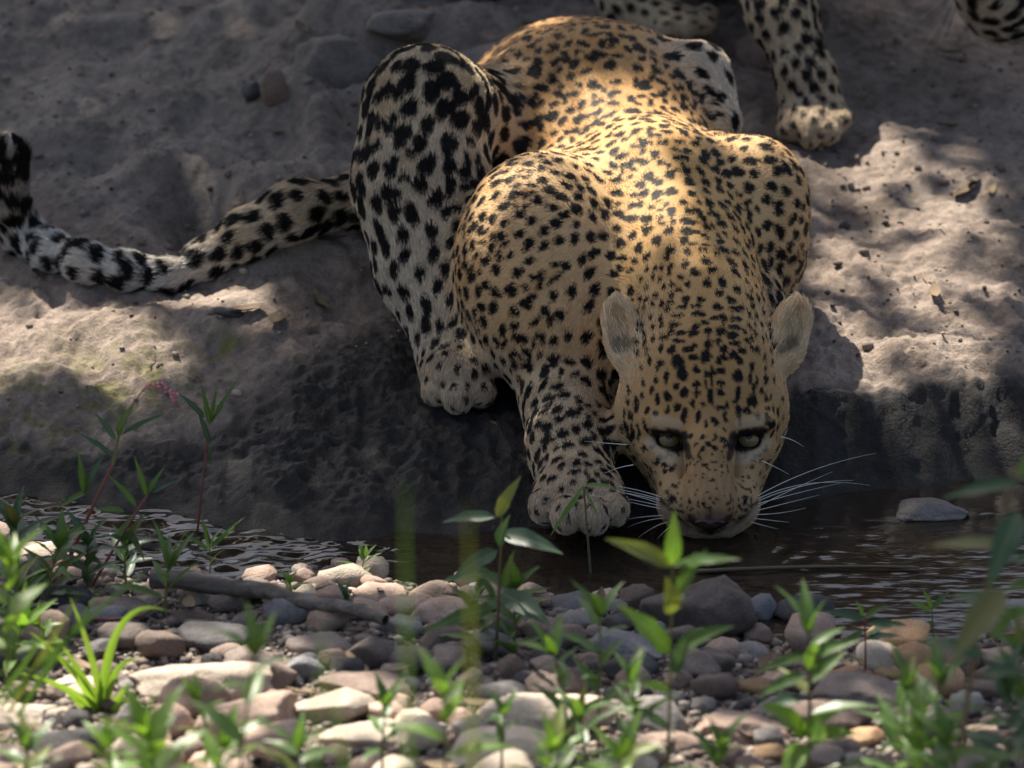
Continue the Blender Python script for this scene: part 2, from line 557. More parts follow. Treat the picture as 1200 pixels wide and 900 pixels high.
def spot_value(p, rec, K=8):
    """0..1 blackness of the spots and 0..1 tawny filling of rosettes at points p"""
    kd = kdtree.KDTree(len(rec))
    for i, s in enumerate(rec): kd.insert(s[0], i)
    kd.balance()
    C = np.array([s[0] for s in rec]); Tt = np.array([s[1] for s in rec]); Bb = np.array([s[2] for s in rec])
    Rt = np.array([s[3] for s in rec]); Rb = np.array([s[4] for s in rec]); ty = np.array([s[5] for s in rec]); ph = np.array([s[6] for s in rec])
    nb = np.array([[x[1] for x in kd.find_n(q, K)] for q in p.tolist()])
    black = np.zeros(len(p)); fill = np.zeros(len(p))
    wob = fbm(p * 150, 3, .6)
    wob2 = fbm(p * 55 + 40, 2)
    for k in range(K):
        j = nb[:, k]
        d = p - C[j]
        a = (d * Tt[j]).sum(1); b = (d * Bb[j]).sum(1)
        o = np.sqrt(np.maximum((d * d).sum(1) - a * a - b * b, 0))
        e = np.sqrt((a / Rt[j]) ** 2 + (b / Rb[j]) ** 2 + (o / (1.6 * Rt[j])) ** 2)
        th = np.arctan2(b / Rb[j], a / Rt[j])
        lob = 1 + .10 * np.sin(2 * th + ph[j]) + .09 * np.sin(3 * th + 2.1 * ph[j])
        e2 = e / lob + .11 * wob + .12 * wob2
        e2 = np.where(Rt[j] < .0062, e / lob + .08 * wob, e2)
        sol = 1 - sstep(.90, 1.12, e2)
        ring = 1 - sstep(.30, .48, np.abs(e2 - 1.02))
        gap = np.sin((3 + np.floor(ph[j] * 1.3) % 2) * th + ph[j] * 3) + .8 * wob2
        ring = ring * sstep(-.55, -.10, gap)
        black = np.maximum(black, np.where(ty[j] > .5, ring, sol))
        fill = np.maximum(fill, (ty[j] > .5) * (1 - sstep(.6, 1.05, e)))
    return black, fill

def coat(p, A, black, fill):
    base = A[:, 3:6].copy()
    n = fbm(p * 30 + 11, 3)
    base *= (1 + .13 * n)[:, None]
    base = base * (1 - .35 * fill[:, None]) + .35 * fill[:, None] * base * np.array([.80, .66, .48])
    blk = np.array([.009, .008, .0075])
    c = base * (1 - black[:, None]) + blk * black[:, None]
    return c

def fur_material(name):
    m = Mat(name)
    at = m.attr('fur_color')
    m.l(at.outputs['Color'], m.b.inputs['Base Color'])
    m.set(Roughness=.62, Specular_IOR_Level=.12)
    return m.m
FUR = fur_material('spotted_fur')

def add_fur(name, V, N, F, A, T, rec, parent, n, seed, face=None, back_keep=.18):
    r = np.random.default_rng(seed)
    ar = np.linalg.norm(np.cross(V[F[:, 2]] - V[F[:, 0]], V[F[:, 3]] - V[F[:, 1]]), axis=1) / 2
    cen = V[F].mean(1)
    fn = N[F].mean(1)
    to = CAM - cen
    to /= np.linalg.norm(to, axis=1)[:, None]
    fac = (fn * to).sum(1)
    w = ar * (back_keep + (1 - back_keep) * sstep(-.45, -.1, fac))
    u_, v_, _ = proj(cen)
    w = w * np.where((u_ > -40) & (u_ < 1240) & (v_ > -40), 1, .06)
    w = w * (.0115 / np.clip(A[F[:, 0], 6], .006, .016)) ** 1.1
    f = r.choice(len(F), n, p=w / w.sum())
    a, b = r.random(n), r.random(n)
    wq = np.stack([(1 - a) * (1 - b), a * (1 - b), a * b, (1 - a) * b], 1)
    def ip(X): return (X[F[f]] * wq[..., None]).sum(1)
    p, nn, tt, AA = ip(V), ip(N), ip(T), ip(A)
    nn /= np.linalg.norm(nn, axis=1)[:, None]
    black, fill = spot_value(p, rec)
    col = coat(p, AA, black, fill)
    Lm = np.ones(n)
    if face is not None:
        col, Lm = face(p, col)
    col = col * r.uniform(.62, 1.32, n)[:, None]
    tick = r.random(n) < .05
    col[tick] *= 1.5
    L = AA[:, 6] * r.uniform(.65, 1.2, n) * Lm
    clump = fbm(p * 38 + 7, 2)[:, None] * tt * 0
    side = np.cross(nn, tt)
    sw = fbm(p * 22 + 70, 3) * 1.0
    t2 = tt + side * (.45 * sw + r.normal(size=n) * .13)[:, None]
    t2 -= (t2 * nn).sum(1)[:, None] * nn
    t2 /= np.maximum(np.linalg.norm(t2, axis=1), 1e-6)[:, None]
    rise = AA[:, 8] * r.uniform(.6, 1.5, n) + .12
    rise = rise * (1 + .5 * fbm(p * 60 + 20, 2))
    pts = np.zeros((n, 4, 3))
    for k, s in enumerate((0, .34, .68, 1.0)):
        ang = rise * (1.45 - .75 * s)
        pts[:, k] = p - nn * .0012 + (t2 * np.cos(ang)[:, None] + nn * np.sin(ang)[:, None]) * (L * s)[:, None]
    hc = bpy.data.hair_curves.new(name)
    hc.add_curves([4] * n)
    hc.attributes['position'].data.foreach_set('vector', pts.astype(np.float32).ravel())
    ra = hc.attributes.get('radius') or hc.attributes.new('radius', 'FLOAT', 'POINT')
    rad = np.tile(np.array([.00042, .00038, .00027, .00007]), (n, 1)) * (L / .012).clip(.45, 1.25)[:, None] ** .5
    ra.data.foreach_set('value', rad.astype(np.float32).ravel())
    ca = hc.attributes.new('fur_color', 'FLOAT_COLOR', 'CURVE')
    ca.data.foreach_set('color', np.concatenate([col, np.ones((n, 1))], 1).astype(np.float32).ravel())
    hc.materials.append(FUR)
    o = bpy.data.objects.new(name, hc)
    COL.objects.link(o)
    o.parent = parent
    return o

def tube(name, pts, r0, r1, mat, parent=None, sides=5):
    pts = np.asarray(pts, float)
    n = len(pts)
    V = []
    for i in range(n):
        t = pts[min(i + 1, n - 1)] - pts[max(i - 1, 0)]
        t /= np.linalg.norm(t)
        a = np.cross(t, (0, 0, 1) if abs(t[2]) < .9 else (1, 0, 0)); a /= np.linalg.norm(a)
        b = np.cross(t, a)
        r = r0 + (r1 - r0) * i / (n - 1)
        for k in range(sides):
            th = 2 * math.pi * k / sides
            V.append(pts[i] + r * (a * math.cos(th) + b * math.sin(th)))
    F = [(i * sides + k, i * sides + (k + 1) % sides, (i + 1) * sides + (k + 1) % sides, (i + 1) * sides + k) for i in range(n - 1) for k in range(sides)]
    return put(name, mesh_from(name, V, F), mat, parent)

def bez(a, b, c, n=9):
    t = np.linspace(0, 1, n)[:, None]
    a, b, c = np.asarray(a, float), np.asarray(b, float), np.asarray(c, float)
    return (1 - t) ** 2 * a + 2 * t * (1 - t) * b + t * t * c

CAMR = np.stack([RGT, UPV, -FWD])         # rows: right, up, towards the camera

# ---------------- the drinking leopard
def px(r, y): return r * .001 * (8 + .951 * y) / 8
B = Body()
def cp(a, b, ra, rb, reg, k=.03, flow=None):
    B.cap(P(*a), P(*b), px(ra, a[2]), px(rb, b[2]), k, reg, flow)
def el(c, r, reg, k=.03, flow=(0, 1, .1), R=None):
    B.ell(P(*c), np.array(r) * .001, k, reg, flow, R)
# trunk, from the neck back to the rump
cp((752, 240, .49), (698, 190, .70), 104, 152, 'back', .04)
cp((698, 190, .70), (676, 172, .88), 156, 152, 'back', .05)
el((672, 290, .60), (158, 180, 130), 'back', .05)
# shoulder blades, upper arms
cp((664, 236, .48), (640, 262, .36), 60, 80, 'shoulder', .025, (-.5, .7, -.1))
el((634, 318, .31), (104, 115, 128), 'shoulder', .05, (-.55, .45, -.6))
el((662, 388, .27), (86, 84, 84), 'shoulder', .04, (-.3, .3, -.9))
cp((845, 205, .52), (880, 225, .44), 50, 62, 'shoulder', .022, (.5, .7, -.1))
el((882, 272, .43), (70, 90, 112), 'shoulder', .025, (.55, .45, -.6))
# neck
cp((822, 378, .190), (772, 245, .41), 80, 98, 'neck', .05)
cp((778, 250, .41), (742, 222, .53), 80, 74, 'neck', .03)
el((745, 330, .36), (95, 90, 95), 'neck', .05, (-.5, .6, .2))
el((712, 425, .29), (66, 66, 62), 'chest', .05, (-.2, .2, -1))
# forelegs
cp((660, 425, .285), (668, 525, .115), 62, 46, 'foreleg', .014)
cp((668, 525, .115), (678, 575, .035), 45, 47, 'foreleg', .025)
el((678, 580, .005), (52, 60, 33), 'paw', .02, (0, -.7, -.6))
for (u, v, y, r) in ((639, 593, -.033, 19), (664, 603, -.062, 20), (694, 604, -.062, 20), (719, 596, -.033, 18.5)):
    el((u, v, y), (r, r * 1.5, r * 1.08), 'toe', .004, (0, -.6, -.7))
cp((872, 370, .32), (858, 500, .20), 52, 42, 'foreleg', .03)
cp((858, 500, .20), (850, 560, .16), 42, 46, 'paw', .03)
# near-left hind leg: thigh, knee, shank, foot
cp((610, 190, .76), (502, 128, .50), 100, 62, 'haunch', .03)
cp((497, 128, .50), (492, 215, .46), 68, 72, 'haunch', .04)
cp((492, 215, .46), (505, 310, .41), 70, 60, 'hindleg', .04)
cp((472, 235, .58), (500, 330, .52), 50, 50, 'hindleg', .04)
cp((505, 310, .41), (524, 400, .33), 56, 40, 'hindleg', .04)
el((535, 432, .285), (46, 62, 36), 'paw', .02, (0, -.7, -.6))
for (u, v, y, r) in ((512, 455, .255, 19), (537, 462, .235, 21), (562, 458, .25, 19)):
    el((u, v, y), (r, r * 1.5, r * 1.05), 'toe', .004, (0, -.6, -.7))
# far hind knee behind the back
cp((760, 140, .82), (815, 92, .70), 60, 36, 'knee', .03)
cp((815, 92, .70), (842, 140, .64), 34, 26, 'knee', .03)
# tail lying on the bank
tl = []
for (u, v, r) in ((470, 215, 34), (420, 237, 36), (345, 247, 36), (290, 275, 31), (245, 302, 24), (200, 322, 20), (150, 318, 22), (100, 307, 23), (60, 295, 24), (28, 275, 24)):
    g = pxg(u, v + r * .75)
    rr = px(r, g[1])
    g2 = P(u, v, g[1] - .0)
    tl.append((g2, rr))
tl[0] = (P(500, 205, .70), .040)
tl.append((P(14, 240, .66), .021)); tl.append((P(12, 210, .655), .018)); tl.append((P(18, 182, .65), .021))
for i in range(len(tl) - 1):
    reg = 'tail' if i < 4 else ('tailend' if i < len(tl) - 3 else 'tip')
    B.cap(tl[i][0], tl[i + 1][0], tl[i][1] * .88, tl[i + 1][1] * .88, .02, reg)
B.ell(P(9, 172, .64), (.013, .014, .016), .015, 'tailend', (0, -.2, 1))
# head, measured across the line of sight
def he(u, v, w, r, reg, k=.02, flow=None, R=CAMR, sub=False):
    c = Q(u, v, w)
    f = (UPV + .5 * FWD) if flow is None else np.array(flow) @ np.stack([RGT, UPV, FWD])
    B.ell(c, np.array(r) * .001, k, reg, f, R, sub)
def hc(a, b, ra, rb, reg, k=.02, flow=None):
    f = (UPV + .5 * FWD) if flow is None else np.array(flow) @ np.stack([RGT, UPV, FWD])
    B.cap(Q(*a), Q(*b), ra * .001, rb * .001, k, reg, f)
he(824, 425, .075, (84, 72, 84), 'head', .03, (0, 1, .5))
he(824, 470, .065, (84, 66, 80), 'head', .03, (0, 1, .5))
he(764, 488, .085, (42, 58, 60), 'cheek', .03, (-1, .1, .8))
he(886, 488, .085, (38, 56, 60), 'cheek', .03, (1, .1, .8))
he(790, 540, .075, (34, 42, 50), 'cheek', .03, (-1, -.2, .8))
he(866, 540, .075, (32, 42, 50), 'cheek', .03, (1, -.2, .8))
he(829, 570, .065, (55, 52, 55), 'cheek', .03, (0, 1, .5))
hc((788, 530, .030), (802, 585, -.002), 24, 28, 'cheek', .03, (-.7, .7, .5))
hc((870, 530, .030), (860, 585, -.002), 24, 27, 'cheek', .03, (.7, .7, .5))
hc((829, 470, .016), (831, 530, -.016), 31, 27, 'head', .018, (0, 1, .4))
hc((831, 530, -.016), (832, 590, -.052), 27, 29, 'muzzle', .016, (0, 1, .5))
he(806, 592, -.008, (34, 31, 36), 'pad', .015, (-1, .5, .4))
he(857, 592, -.008, (32, 31, 36), 'pad', .015, (1, .5, .4))
he(832, 603, -.058, (22, 14, 18), 'muzzle', .012, (0, 1, .2))
he(831, 617, -.005, (33, 16, 32), 'chin', .012, (0, -1, .3))
hc((768, 496, .018), (804, 497, .002), 16, 16, 'head', .012, (-.6, 1, .2))
hc((894, 496, .018), (858, 497, .002), 16, 16, 'head', .012, (.6, 1, .2))
hc((765, 527, .030), (800, 535, .016), 13, 14, 'cheek', .015, (-1, -.2, .4))
hc((896, 525, .030), (862, 535, .016), 13, 14, 'cheek', .015, (1, -.2, .4))
for sg_ in (-1, 1):
    B.cap(Q(831 + sg_ * 29, 524, -.004), Q(831 + sg_ * 27, 556, -.018), .0065, .0055, .010, 'head', UPV, True)
EYES = ((784, 511, .018), (877, 511, .018))
for (u, v, w) in EYES:
    he(u, v + 6, w - .008, (15, 6.6, 22), 'head', .006, sub=True)
for sgn, (u, v, w) in ((-1, (731, 388, .062)), (1, (924, 388, .075))):
    tilt = math.radians(14 if sgn < 0 else -22)
    R = np.array([[math.cos(tilt), math.sin(tilt), 0], [-math.sin(tilt), math.cos(tilt), 0], [0, 0, 1]]) @ CAMR
    he(u, v, w, (24, 42, 15), 'ear', .008, (sgn * -.1, 1, .1), R)
    he(u - sgn * 6, v + 27, w + .010, (20, 27, 24), 'ear', .014, (sgn * .6, -.6, .1), R)
    he(u + sgn * 5, v + 1, w - .014, (15.5, 34, 17), 'ear', .007, sub=True, R=R)
FUR_N = globals().get('FUR_N', 640000)
LV, LF = B.mesh(.0036)
LN = normals(LV, LF)
LA, LT = skin_fields(B, LV, LN, LF)
lu, lv, ld = proj(LV)
HEADC = Q(826, 480, .06)
# underparts and the inner sides run pale
pale = (sstep(.1, -.7, LN[:, 2]) * .55 * sstep(.16, .22, np.linalg.norm(LV - HEADC, axis=1)))[:, None]
LA[:, 3:6] = LA[:, 3:6] * (1 - pale) + np.array([.55, .49, .42]) * pale

# ---- the face: markings measured on the face itself, across its plane
FACE_SPOTS = [(435,165,80,25),(540,155,75,40),(630,165,35,40),(680,170,40,45),(750,175,70,35),(420,210,65,30),(350,215,35,35),(515,245,50,45),(590,195,45,35),(670,245,55,45),(750,220,65,28),(822,228,30,40),(450,250,60,30),(375,270,55,35),(310,300,30,35),(350,330,35,40),(405,335,40,50),(445,290,60,25),(480,340,45,35),(525,310,30,40),(510,380,45,35),(435,390,65,65),(355,398,40,35),(330,440,25,25),(455,470,55,65),(540,433,40,35),(375,480,30,50),(325,495,25,35),(262,505,25,30),(540,498,45,35),(465,552,40,55),(530,560,30,40),(305,555,25,40),(255,575,25,35),(380,580,45,50),(338,597,30,50),(285,638,25,35),(225,625,22,80),(188,610,18,35),(385,640,22,45),(430,630,40,40),(540,680,30,60),(510,610,25,50),(465,670,30,80),(598,300,34,50),(575,370,50,70),(620,440,30,60),(575,460,20,40),(680,445,45,40),(690,335,40,50),(690,375,40,40),(655,395,30,40),(730,260,70,40),(740,295,60,30),(800,285,35,25),(830,275,40,30),(825,320,25,45),(862,343,35,40),(780,335,45,35),(740,370,40,50),(770,400,40,50),(830,420,40,45),(765,470,50,75),(825,495,20,60),(860,492,20,40),(905,500,40,40),(672,510,40,35),(675,555,35,35),(760,560,30,65),(880,560,25,40),(900,580,25,40),(930,580,15,40),(820,600,30,60),(845,600,35,70),(665,628,30,30),(700,670,25,50),(760,660,30,90),(800,640,45,40),(720,80,55,45),(630,115,40,40),(660,115,40,35),(550,105,40,30),(510,115,25,25),(455,120,50,25),(405,95,50,25),(740,125,60,35),(780,130,50,40),(600,555,15,80),(620,560,15,80),(585,500,15,40),(630,500,15,40),(560,615,25,30),(640,690,30,60),(590,700,20,50),(165,670,20,50),(198,675,20,50),(235,745,20,60),(270,730,20,60),(205,770,20,60),(170,740,25,60),(945,640,20,40),(965,655,15,40),(910,690,25,50),(930,730,40,40),(570,770,25,35),(640,770,25,35),(690,790,40,30),(600,800,25,30),(560,830,25,25),(650,830,22,25)]
on_head = np.linalg.norm((LV - HEADC) / np.array([.15, .19, .20]), axis=1) < 1.0
front = np.where(on_head & (LN @ -FWD > .05))[0]
fu, fv, fdp = lu[front], lv[front], ld[front]
rec = []
def face_spot(u, v, w, h):
    d = (fu - u) ** 2 + (fv - v) ** 2
    c = np.where(d < 16)[0]
    if len(c) == 0: return
    i = front[c[np.argmin(fdp[c])]]
    n = LN[i]
    t = UPV - (UPV @ n) * n; t /= np.linalg.norm(t)
    b = np.cross(n, t)
    rec.append((LV[i], t, b, h * .001 / 2, w * .001 / 2, 0.0, random.uniform(0, 6.28)))
for (x, y, w, h) in FACE_SPOTS:
    face_spot(690 + x / 4.286, 330 + y / 4.286, w / 4.286 * 1.15, h / 4.286 * 1.12)
FACE2 = [(130,70,20,40),(165,80,25,50),(140,150,30,60),(180,180,25,70),(210,160,25,70),(245,150,25,60),(200,30,25,80),(260,40,25,30),(150,10,20,30),(350,380,30,30),(390,360,30,25),(300,395,25,20),(240,255,40,30),(280,250,30,25),(330,310,55,22),(375,290,40,20),(410,440,30,20),(375,485,25,20),(430,485,20,16),(390,525,32,38),(480,540,20,35),(440,575,20,16),(450,400,30,20),(470,350,20,40),(480,435,20,16),(850,350,25,20),(830,400,30,25),(800,460,25,30),(760,470,20,20),(835,465,25,20),(815,520,30,32),(740,530,16,30),(880,290,50,18),(920,280,30,20),(960,180,25,50),(930,100,30,50),(965,45,20,30),(990,60,18,40),(975,130,20,40),(780,400,20,20),(770,430,20,16),(850,560,30,16),(800,600,30,16),(860,320,30,18),(900,330,25,18),(350,340,34,20),(310,340,26,24),(420,330,26,20)]
for (x, y, w, h) in FACE2:
    face_spot(700 + x / 4.615, 470 + y / 4.615, w / 4.615 * 1.2, h / 4.615 * 1.2)
r_ = random.Random(4)
for k in range(70):      # fine peppering on cheeks and below the eyes
    u, v = r_.uniform(735, 915), r_.uniform(520, 600)
    if 795 < u < 868 or abs(u - 784) < 26 and v < 540 or abs(u - 877) < 24 and v < 540: continue
    face_spot(u, v, r_.uniform(3.6, 5.5), r_.uniform(3.6, 6))
for row in range(4):      # rows of whisker dots
    for k in range(6):
        face_spot(778 + 5.5 * k + row, 577 + row * 9 + k * (2.6 - row * .2), 5.0, 4.4)
        face_spot(884 - 5.2 * k - row, 577 + row * 9 + k * (2.6 - row * .2), 5.0, 4.4)
for k in range(40):
    face_spot(r_.uniform(806, 857), r_.uniform(540, 598), r_.uniform(1.5, 2.2), r_.uniform(2.2, 3.6))
for k in range(30):
    face_spot(r_.uniform(805, 858), r_.uniform(512, 545), r_.uniform(3, 5), r_.uniform(3, 6))
in_face = on_head & (lv > 352) & (lu > 712) & (lu < 932) & (LN @ -FWD > -.15)
side = on_head & (np.abs(lu - 826) < 80) & (LA[:, 0] > .02)
LA[side, 0] = .0125; LA[side, 1] = .0044; LA[side, 2] = 0
rec_face = [s for s in scatter_spots(LV, LN, LA, LT, LF, in_face & (LA[:, 0] < .034) & (np.hypot(lu - 784, (lv - 511) * 1.2) > 26) & (np.hypot(lu - 877, (lv - 511) * 1.2) > 26) & ((lv < 515) | (np.abs(lu - 831) > 36)) & (lv < 585), 6)]
FC = np.array([s[0] for s in rec])
rec += [s for s in rec_face if np.linalg.norm(FC - s[0], axis=1).min() > np.where(abs(proj(s[0])[0] - 826) < 74, .0098, .0080)]
rec += scatter_spots(LV, LN, LA, LT, LF, ~in_face & (LA[:, 0] < .06), 5)

def seg(u, v, a, b):
    a, b = np.array(a, float), np.array(b, float)
    d = b - a
    h = np.clip(((u - a[0]) * d[0] + (v - a[1]) * d[1]) / (d @ d), 0, 1)
    return np.hypot(u - a[0] - h * d[0], v - a[1] - h * d[1])
def stroke(u, v, pts, w):
    d = np.min([seg(u, v, pts[i], pts[i + 1]) for i in range(len(pts) - 1)], 0)
    return 1 - sstep(w * .55, w, d)
def face(p, col):
    u, v, d = proj(p)
    L = np.ones(len(p))
    hd = (np.linalg.norm((p - HEADC) / np.array([.15, .19, .20]), axis=1) < 1.0) & (d < 8.12)
    uu = u + 2.0 * fbm(p * 180, 2); vv = v + 2.0 * fbm(p * 180 + 50, 2)
    def blend(mask, c, a=1.0):
        k = (mask * hd * a)[:, None]
        return col * (1 - k) + np.array(c) * k
    cream = (.60, .50, .37)
    for (x, sg) in ((784, -1), (877, 1)):
        col = blend(stroke(uu, vv, [(x + sg * 14, 493), (x - sg * 8, 497)], 9), cream, .35)
        col = blend(stroke(uu, vv, [(x + sg * 22, 517), (x + sg * 6, 533), (x - sg * 12, 540)], 8), cream, .5)
    col = blend((np.abs(u - 826) < 78) * sstep(352, 372, v) * (1 - sstep(455, 480, v)) * sstep(48, 66, np.abs(u - 826)), (.50, .31, .13), .55) if False else col
    # bridge and nose
    col = blend(stroke(uu, vv, [(832, 600), (832, 622)], 5), (.02, .015, .014))
    for sg in (-1, 1):
        ex = 832 + sg * (48 if sg < 0 else 45)
        col = blend(stroke(uu, vv, [(ex - sg * 18, 508), (ex - sg * 20, 522), (ex - sg * 23, 536)], 5.0), (.018, .014, .012), .9)
        col = blend(stroke(uu, vv, [(ex + sg * 17, 506), (ex + sg * 8, 521), (ex - sg * 6, 526), (ex - sg * 20, 523)], 6.6), (.012, .010, .009))
        col = blend(stroke(uu, vv, [(ex + sg * 19, 506), (ex, 506), (ex - sg * 18, 512)], 5.5), (.014, .011, .010))
        col = blend(stroke(uu, vv, [(832 + sg * 23, 606), (832 + sg * 16, 613), (832, 619)], 5), (.015, .011, .010))
        col = blend(stroke(uu, vv, [(832 + sg * 58, 586), (832 + sg * 44, 603), (832 + sg * 24, 619), (832, 625)], 3.4), (.03, .022, .018), .85)
        col = blend(stroke(uu, vv, [(832 + sg * 54, 596), (832 + sg * 38, 613), (832 + sg * 16, 625)], 4), (.48, .38, .27), .6)
    col = blend((1 - sstep(12, 22, np.hypot((u - 832) * .75, (v - 606) * 1.6))), (.17, .095, .07), .6)
    br = 1 - sstep(26, 38, np.abs(u - 831)) 
    st = fbm(np.stack([u * .35, v * .10, 0 * u], 1), 3)
    kk = (br * sstep(515, 535, v) * hd)
    col = col * (1 - kk * np.clip(.30 * st + .10, 0, .6))[:, None]
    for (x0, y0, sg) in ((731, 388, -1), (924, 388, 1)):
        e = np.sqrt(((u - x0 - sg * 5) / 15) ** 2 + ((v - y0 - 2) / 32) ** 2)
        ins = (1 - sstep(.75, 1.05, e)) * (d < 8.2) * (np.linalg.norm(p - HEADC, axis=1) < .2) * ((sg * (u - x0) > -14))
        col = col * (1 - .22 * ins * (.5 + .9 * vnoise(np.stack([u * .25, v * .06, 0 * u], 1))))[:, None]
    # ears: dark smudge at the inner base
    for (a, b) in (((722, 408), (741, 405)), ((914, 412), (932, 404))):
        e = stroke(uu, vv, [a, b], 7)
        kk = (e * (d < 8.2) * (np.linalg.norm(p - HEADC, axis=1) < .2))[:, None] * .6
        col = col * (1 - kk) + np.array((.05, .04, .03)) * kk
    for (x, y) in ((784, 511), (877, 511)):
        L = np.where(hd, np.minimum(L, .30 + .7 * sstep(14, 34, np.hypot(u - x, (v - y) * 1.3))), L)
    L = np.where(hd & (np.hypot(u - 832, v - 612) < 20), .25, L)
    return col, L

leopard = empty('leopard', (float(P(690, 0, .45)[0]), .45, G(.09, .45)))
tag(leopard, 'spotted leopard crouching head down and drinking at the edge of the stream', 'leopard')
def child_of(parent, o):
    o.parent = parent
    o.matrix_parent_inverse = Matrix.Translation(-parent.location)
    return o
def body_mesh(V, F, N, A, rec, face_fn, parent):
    me = mesh_from('body', V, F)
    bl, fi = spot_value(V, rec)
    c = coat(V, A, bl, fi)
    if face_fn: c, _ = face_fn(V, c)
    at = me.attributes.new('fur_color', 'FLOAT_COLOR', 'POINT')
    at.data.foreach_set('color', np.concatenate([c * .8, np.ones((len(V), 1))], 1).astype(np.float32).ravel())
    return child_of(parent, put('body', me, FUR))
body_mesh(LV, LF, LN, LA, rec, face, leopard)
if FUR_N:
    child_of(leopard, add_fur('fur', LV, LN, LF, LA, LT, rec, None, FUR_N, 11, face))

# eyes
m = Mat('leopard_eye')
tc = m.n('ShaderNodeTexCoord').outputs['Object']
sx = m.n('ShaderNodeSeparateXYZ'); m.l(tc, sx.inputs[0])
rad = m.math('SQRT', m.math('ADD', m.math('POWER', sx.outputs[0], 2), m.math('POWER', sx.outputs[1], 2)))
nz = m.noise(60, 3, .6, tc)
iris = m.ramp(nz.outputs[0], [(.3, (.13, .095, .040)), (.7, (.23, .175, .078))])
rim = m.ramp(rad, [(0.0, (0, 0, 0)), (.25, (0, 0, 0)), (.29, (1, 1, 1)), (.74, (1, 1, 1)), (.84, (0, 0, 0)), (1, (0, 0, 0))])
m.l(m.mix(rim, (.008, .007, .006), iris), m.b.inputs['Base Color'])
m.set(Roughness=.12, Specular_IOR_Level=.5)
for (u, v, w) in EYES:
    bm = bmesh.new()
    bmesh.ops.create_uvsphere(bm, u_segments=32, v_segments=20, radius=1.0)
    for f in bm.faces: f.smooth = True
    me = bpy.data.meshes.new('eye'); bm.to_mesh(me); bm.free()
    e = put('eye', me, m.m)
    e.location = Q(u, v + 3.5, w + .003)
    e.scale = (.0155,) * 3
    g = -FWD + UPV * .22
    e.rotation_euler = Vector(g).to_track_quat('Z', 'Y').to_euler()
    child_of(leopard, e)

# nose pad
m = Mat('nose_leather')
m.l(m.ramp(m.noise(350, 3).outputs[0], [(.35, (.018, .011, .010)), (.65, (.055, .030, .026))]), m.b.inputs['Base Color'])
m.set(Roughness=.38)
bm = bmesh.new()
bmesh.ops.create_uvsphere(bm, u_segments=28, v_segments=18, radius=1.0)
for f in bm.faces: f.smooth = True
for vv in bm.verts:
    x, y, z = vv.co
    w_ = 1.0 if y > 0 else 1 + .55 * y                 # narrow towards the lip
    dent = .35 * math.exp(-((abs(x) - .52) / .2) ** 2 - ((y + .25) / .35) ** 2)
    vv.co = (x * w_, y, z * (1 - dent) - .12 * math.exp(-(x / .10) ** 2) * (y < .2))
me = bpy.data.meshes.new('nose'); bm.to_mesh(me); bm.free()
o = put('nose', me, m.m)
o.matrix_world = Matrix.Translation(Q(832, 612.5, -.066)) @ Matrix((RGT, UPV, -FWD)).transposed().to_4x4() @ Matrix.Diagonal((.0185, .0082, .0125, 1))
child_of(leopard, o)

# whiskers
m = Mat('whisker')
m.set(Base_Color=(.75, .72, .66, 1), Roughness=.35)
WH = m.m
def whisker(a, b, c, r=.00055, parent=None, w=( -.02, -.03, -.02)):
    pts = bez(Q(a[0], a[1], w[0]), Q(b[0], b[1], w[1]), Q(c[0], c[1], w[2]), 12)
    child_of(parent or leopard, tube('whisker', pts, r, .00012, WH))
for (a, b, c) in [((776, 583), (735, 568), (682, 566)), ((777, 586), (730, 572), (690, 569)), ((778, 588), (735, 576), (694, 573)), ((779, 592), (740, 578), (700, 571)),
                  ((780, 594), (745, 586), (706, 579)), ((781, 597), (750, 592), (722, 584)), ((784, 604), (755, 604), (722, 611)), ((784, 607), (760, 607), (735, 618)), ((786, 611), (768, 614), (748, 630)),
                  ((735, 521), (715, 520), (685, 517)), ((742, 545), (722, 547), (702, 558)), ((790, 614), (780, 620), (770, 632)),
                  ((886, 582), (950, 545), (1027, 531)), ((887, 585), (945, 556), (1020, 569)), ((886, 588), (945, 562), (1000, 563)), ((886, 591), (930, 578), (985, 566)),
                  ((885, 595), (930, 572), (975, 553)), ((884, 599), (920, 590), (960, 580)), ((883, 603), (915, 603), (945, 595)), ((880, 607), (905, 610), (925, 612)), ((878, 611), (895, 616), (912, 620)),
                  ((893, 540), (905, 545), (925, 556)), ((915, 512), (930, 514), (942, 524))]:
    whisker(a, b, c)

# ------------------------------------------------------------------ unseen tree, its crown shaped to put patchy shade on the bank
# openings of the crown, given by the places of the bank and of the animal that the sun reaches through them
HC = 3.6
def sun_xy(p, z=0.0):
    p = np.asarray(p, float)
    return p[..., :2] + TO_SUN[:2] / TO_SUN[2] * (z - p[..., 2])[..., None]
OPEN = []
def opening(p, rx, ry, rot=0.0, s=1.0):
    q = sun_xy(np.asarray(p))
    OPEN.append((q[0], q[1], rx, ry, math.radians(rot), s))
def og(u, v, rx, ry, rot=0.0, s=1.0):
    opening(pxg(u, v), rx, ry, rot, s)
opening(P(690, 255, .38), .16, .15, 0, 1.0)          # neck and shoulder
opening(P(780, 235, .42), .10, .12, 0, 1.0)
opening(P(700, 330, .34), .14, .12, 0, 1.0)
opening(P(800, 330, .25), .07, .08, 0, .9)
opening(P(615, 290, .30), .12, .13, 0, .95)
opening(P(880, 190, .45), .06, .07, 0, .8)
opening(P(690, 90, .78), .18, .13, 0, .5)
opening(P(595, 320, .30), .09, .14, 0, .7)
opening(P(895, 240, .42), .07, .10, 0, .8)
opening(P(490, 110, .48), .06, .08, 0, .55)           # back
opening(P(828, 375, .13), .07, .04, 0, .6)           # crown of the head
opening(P(850, 100, .68), .05, .06, 0, .6)
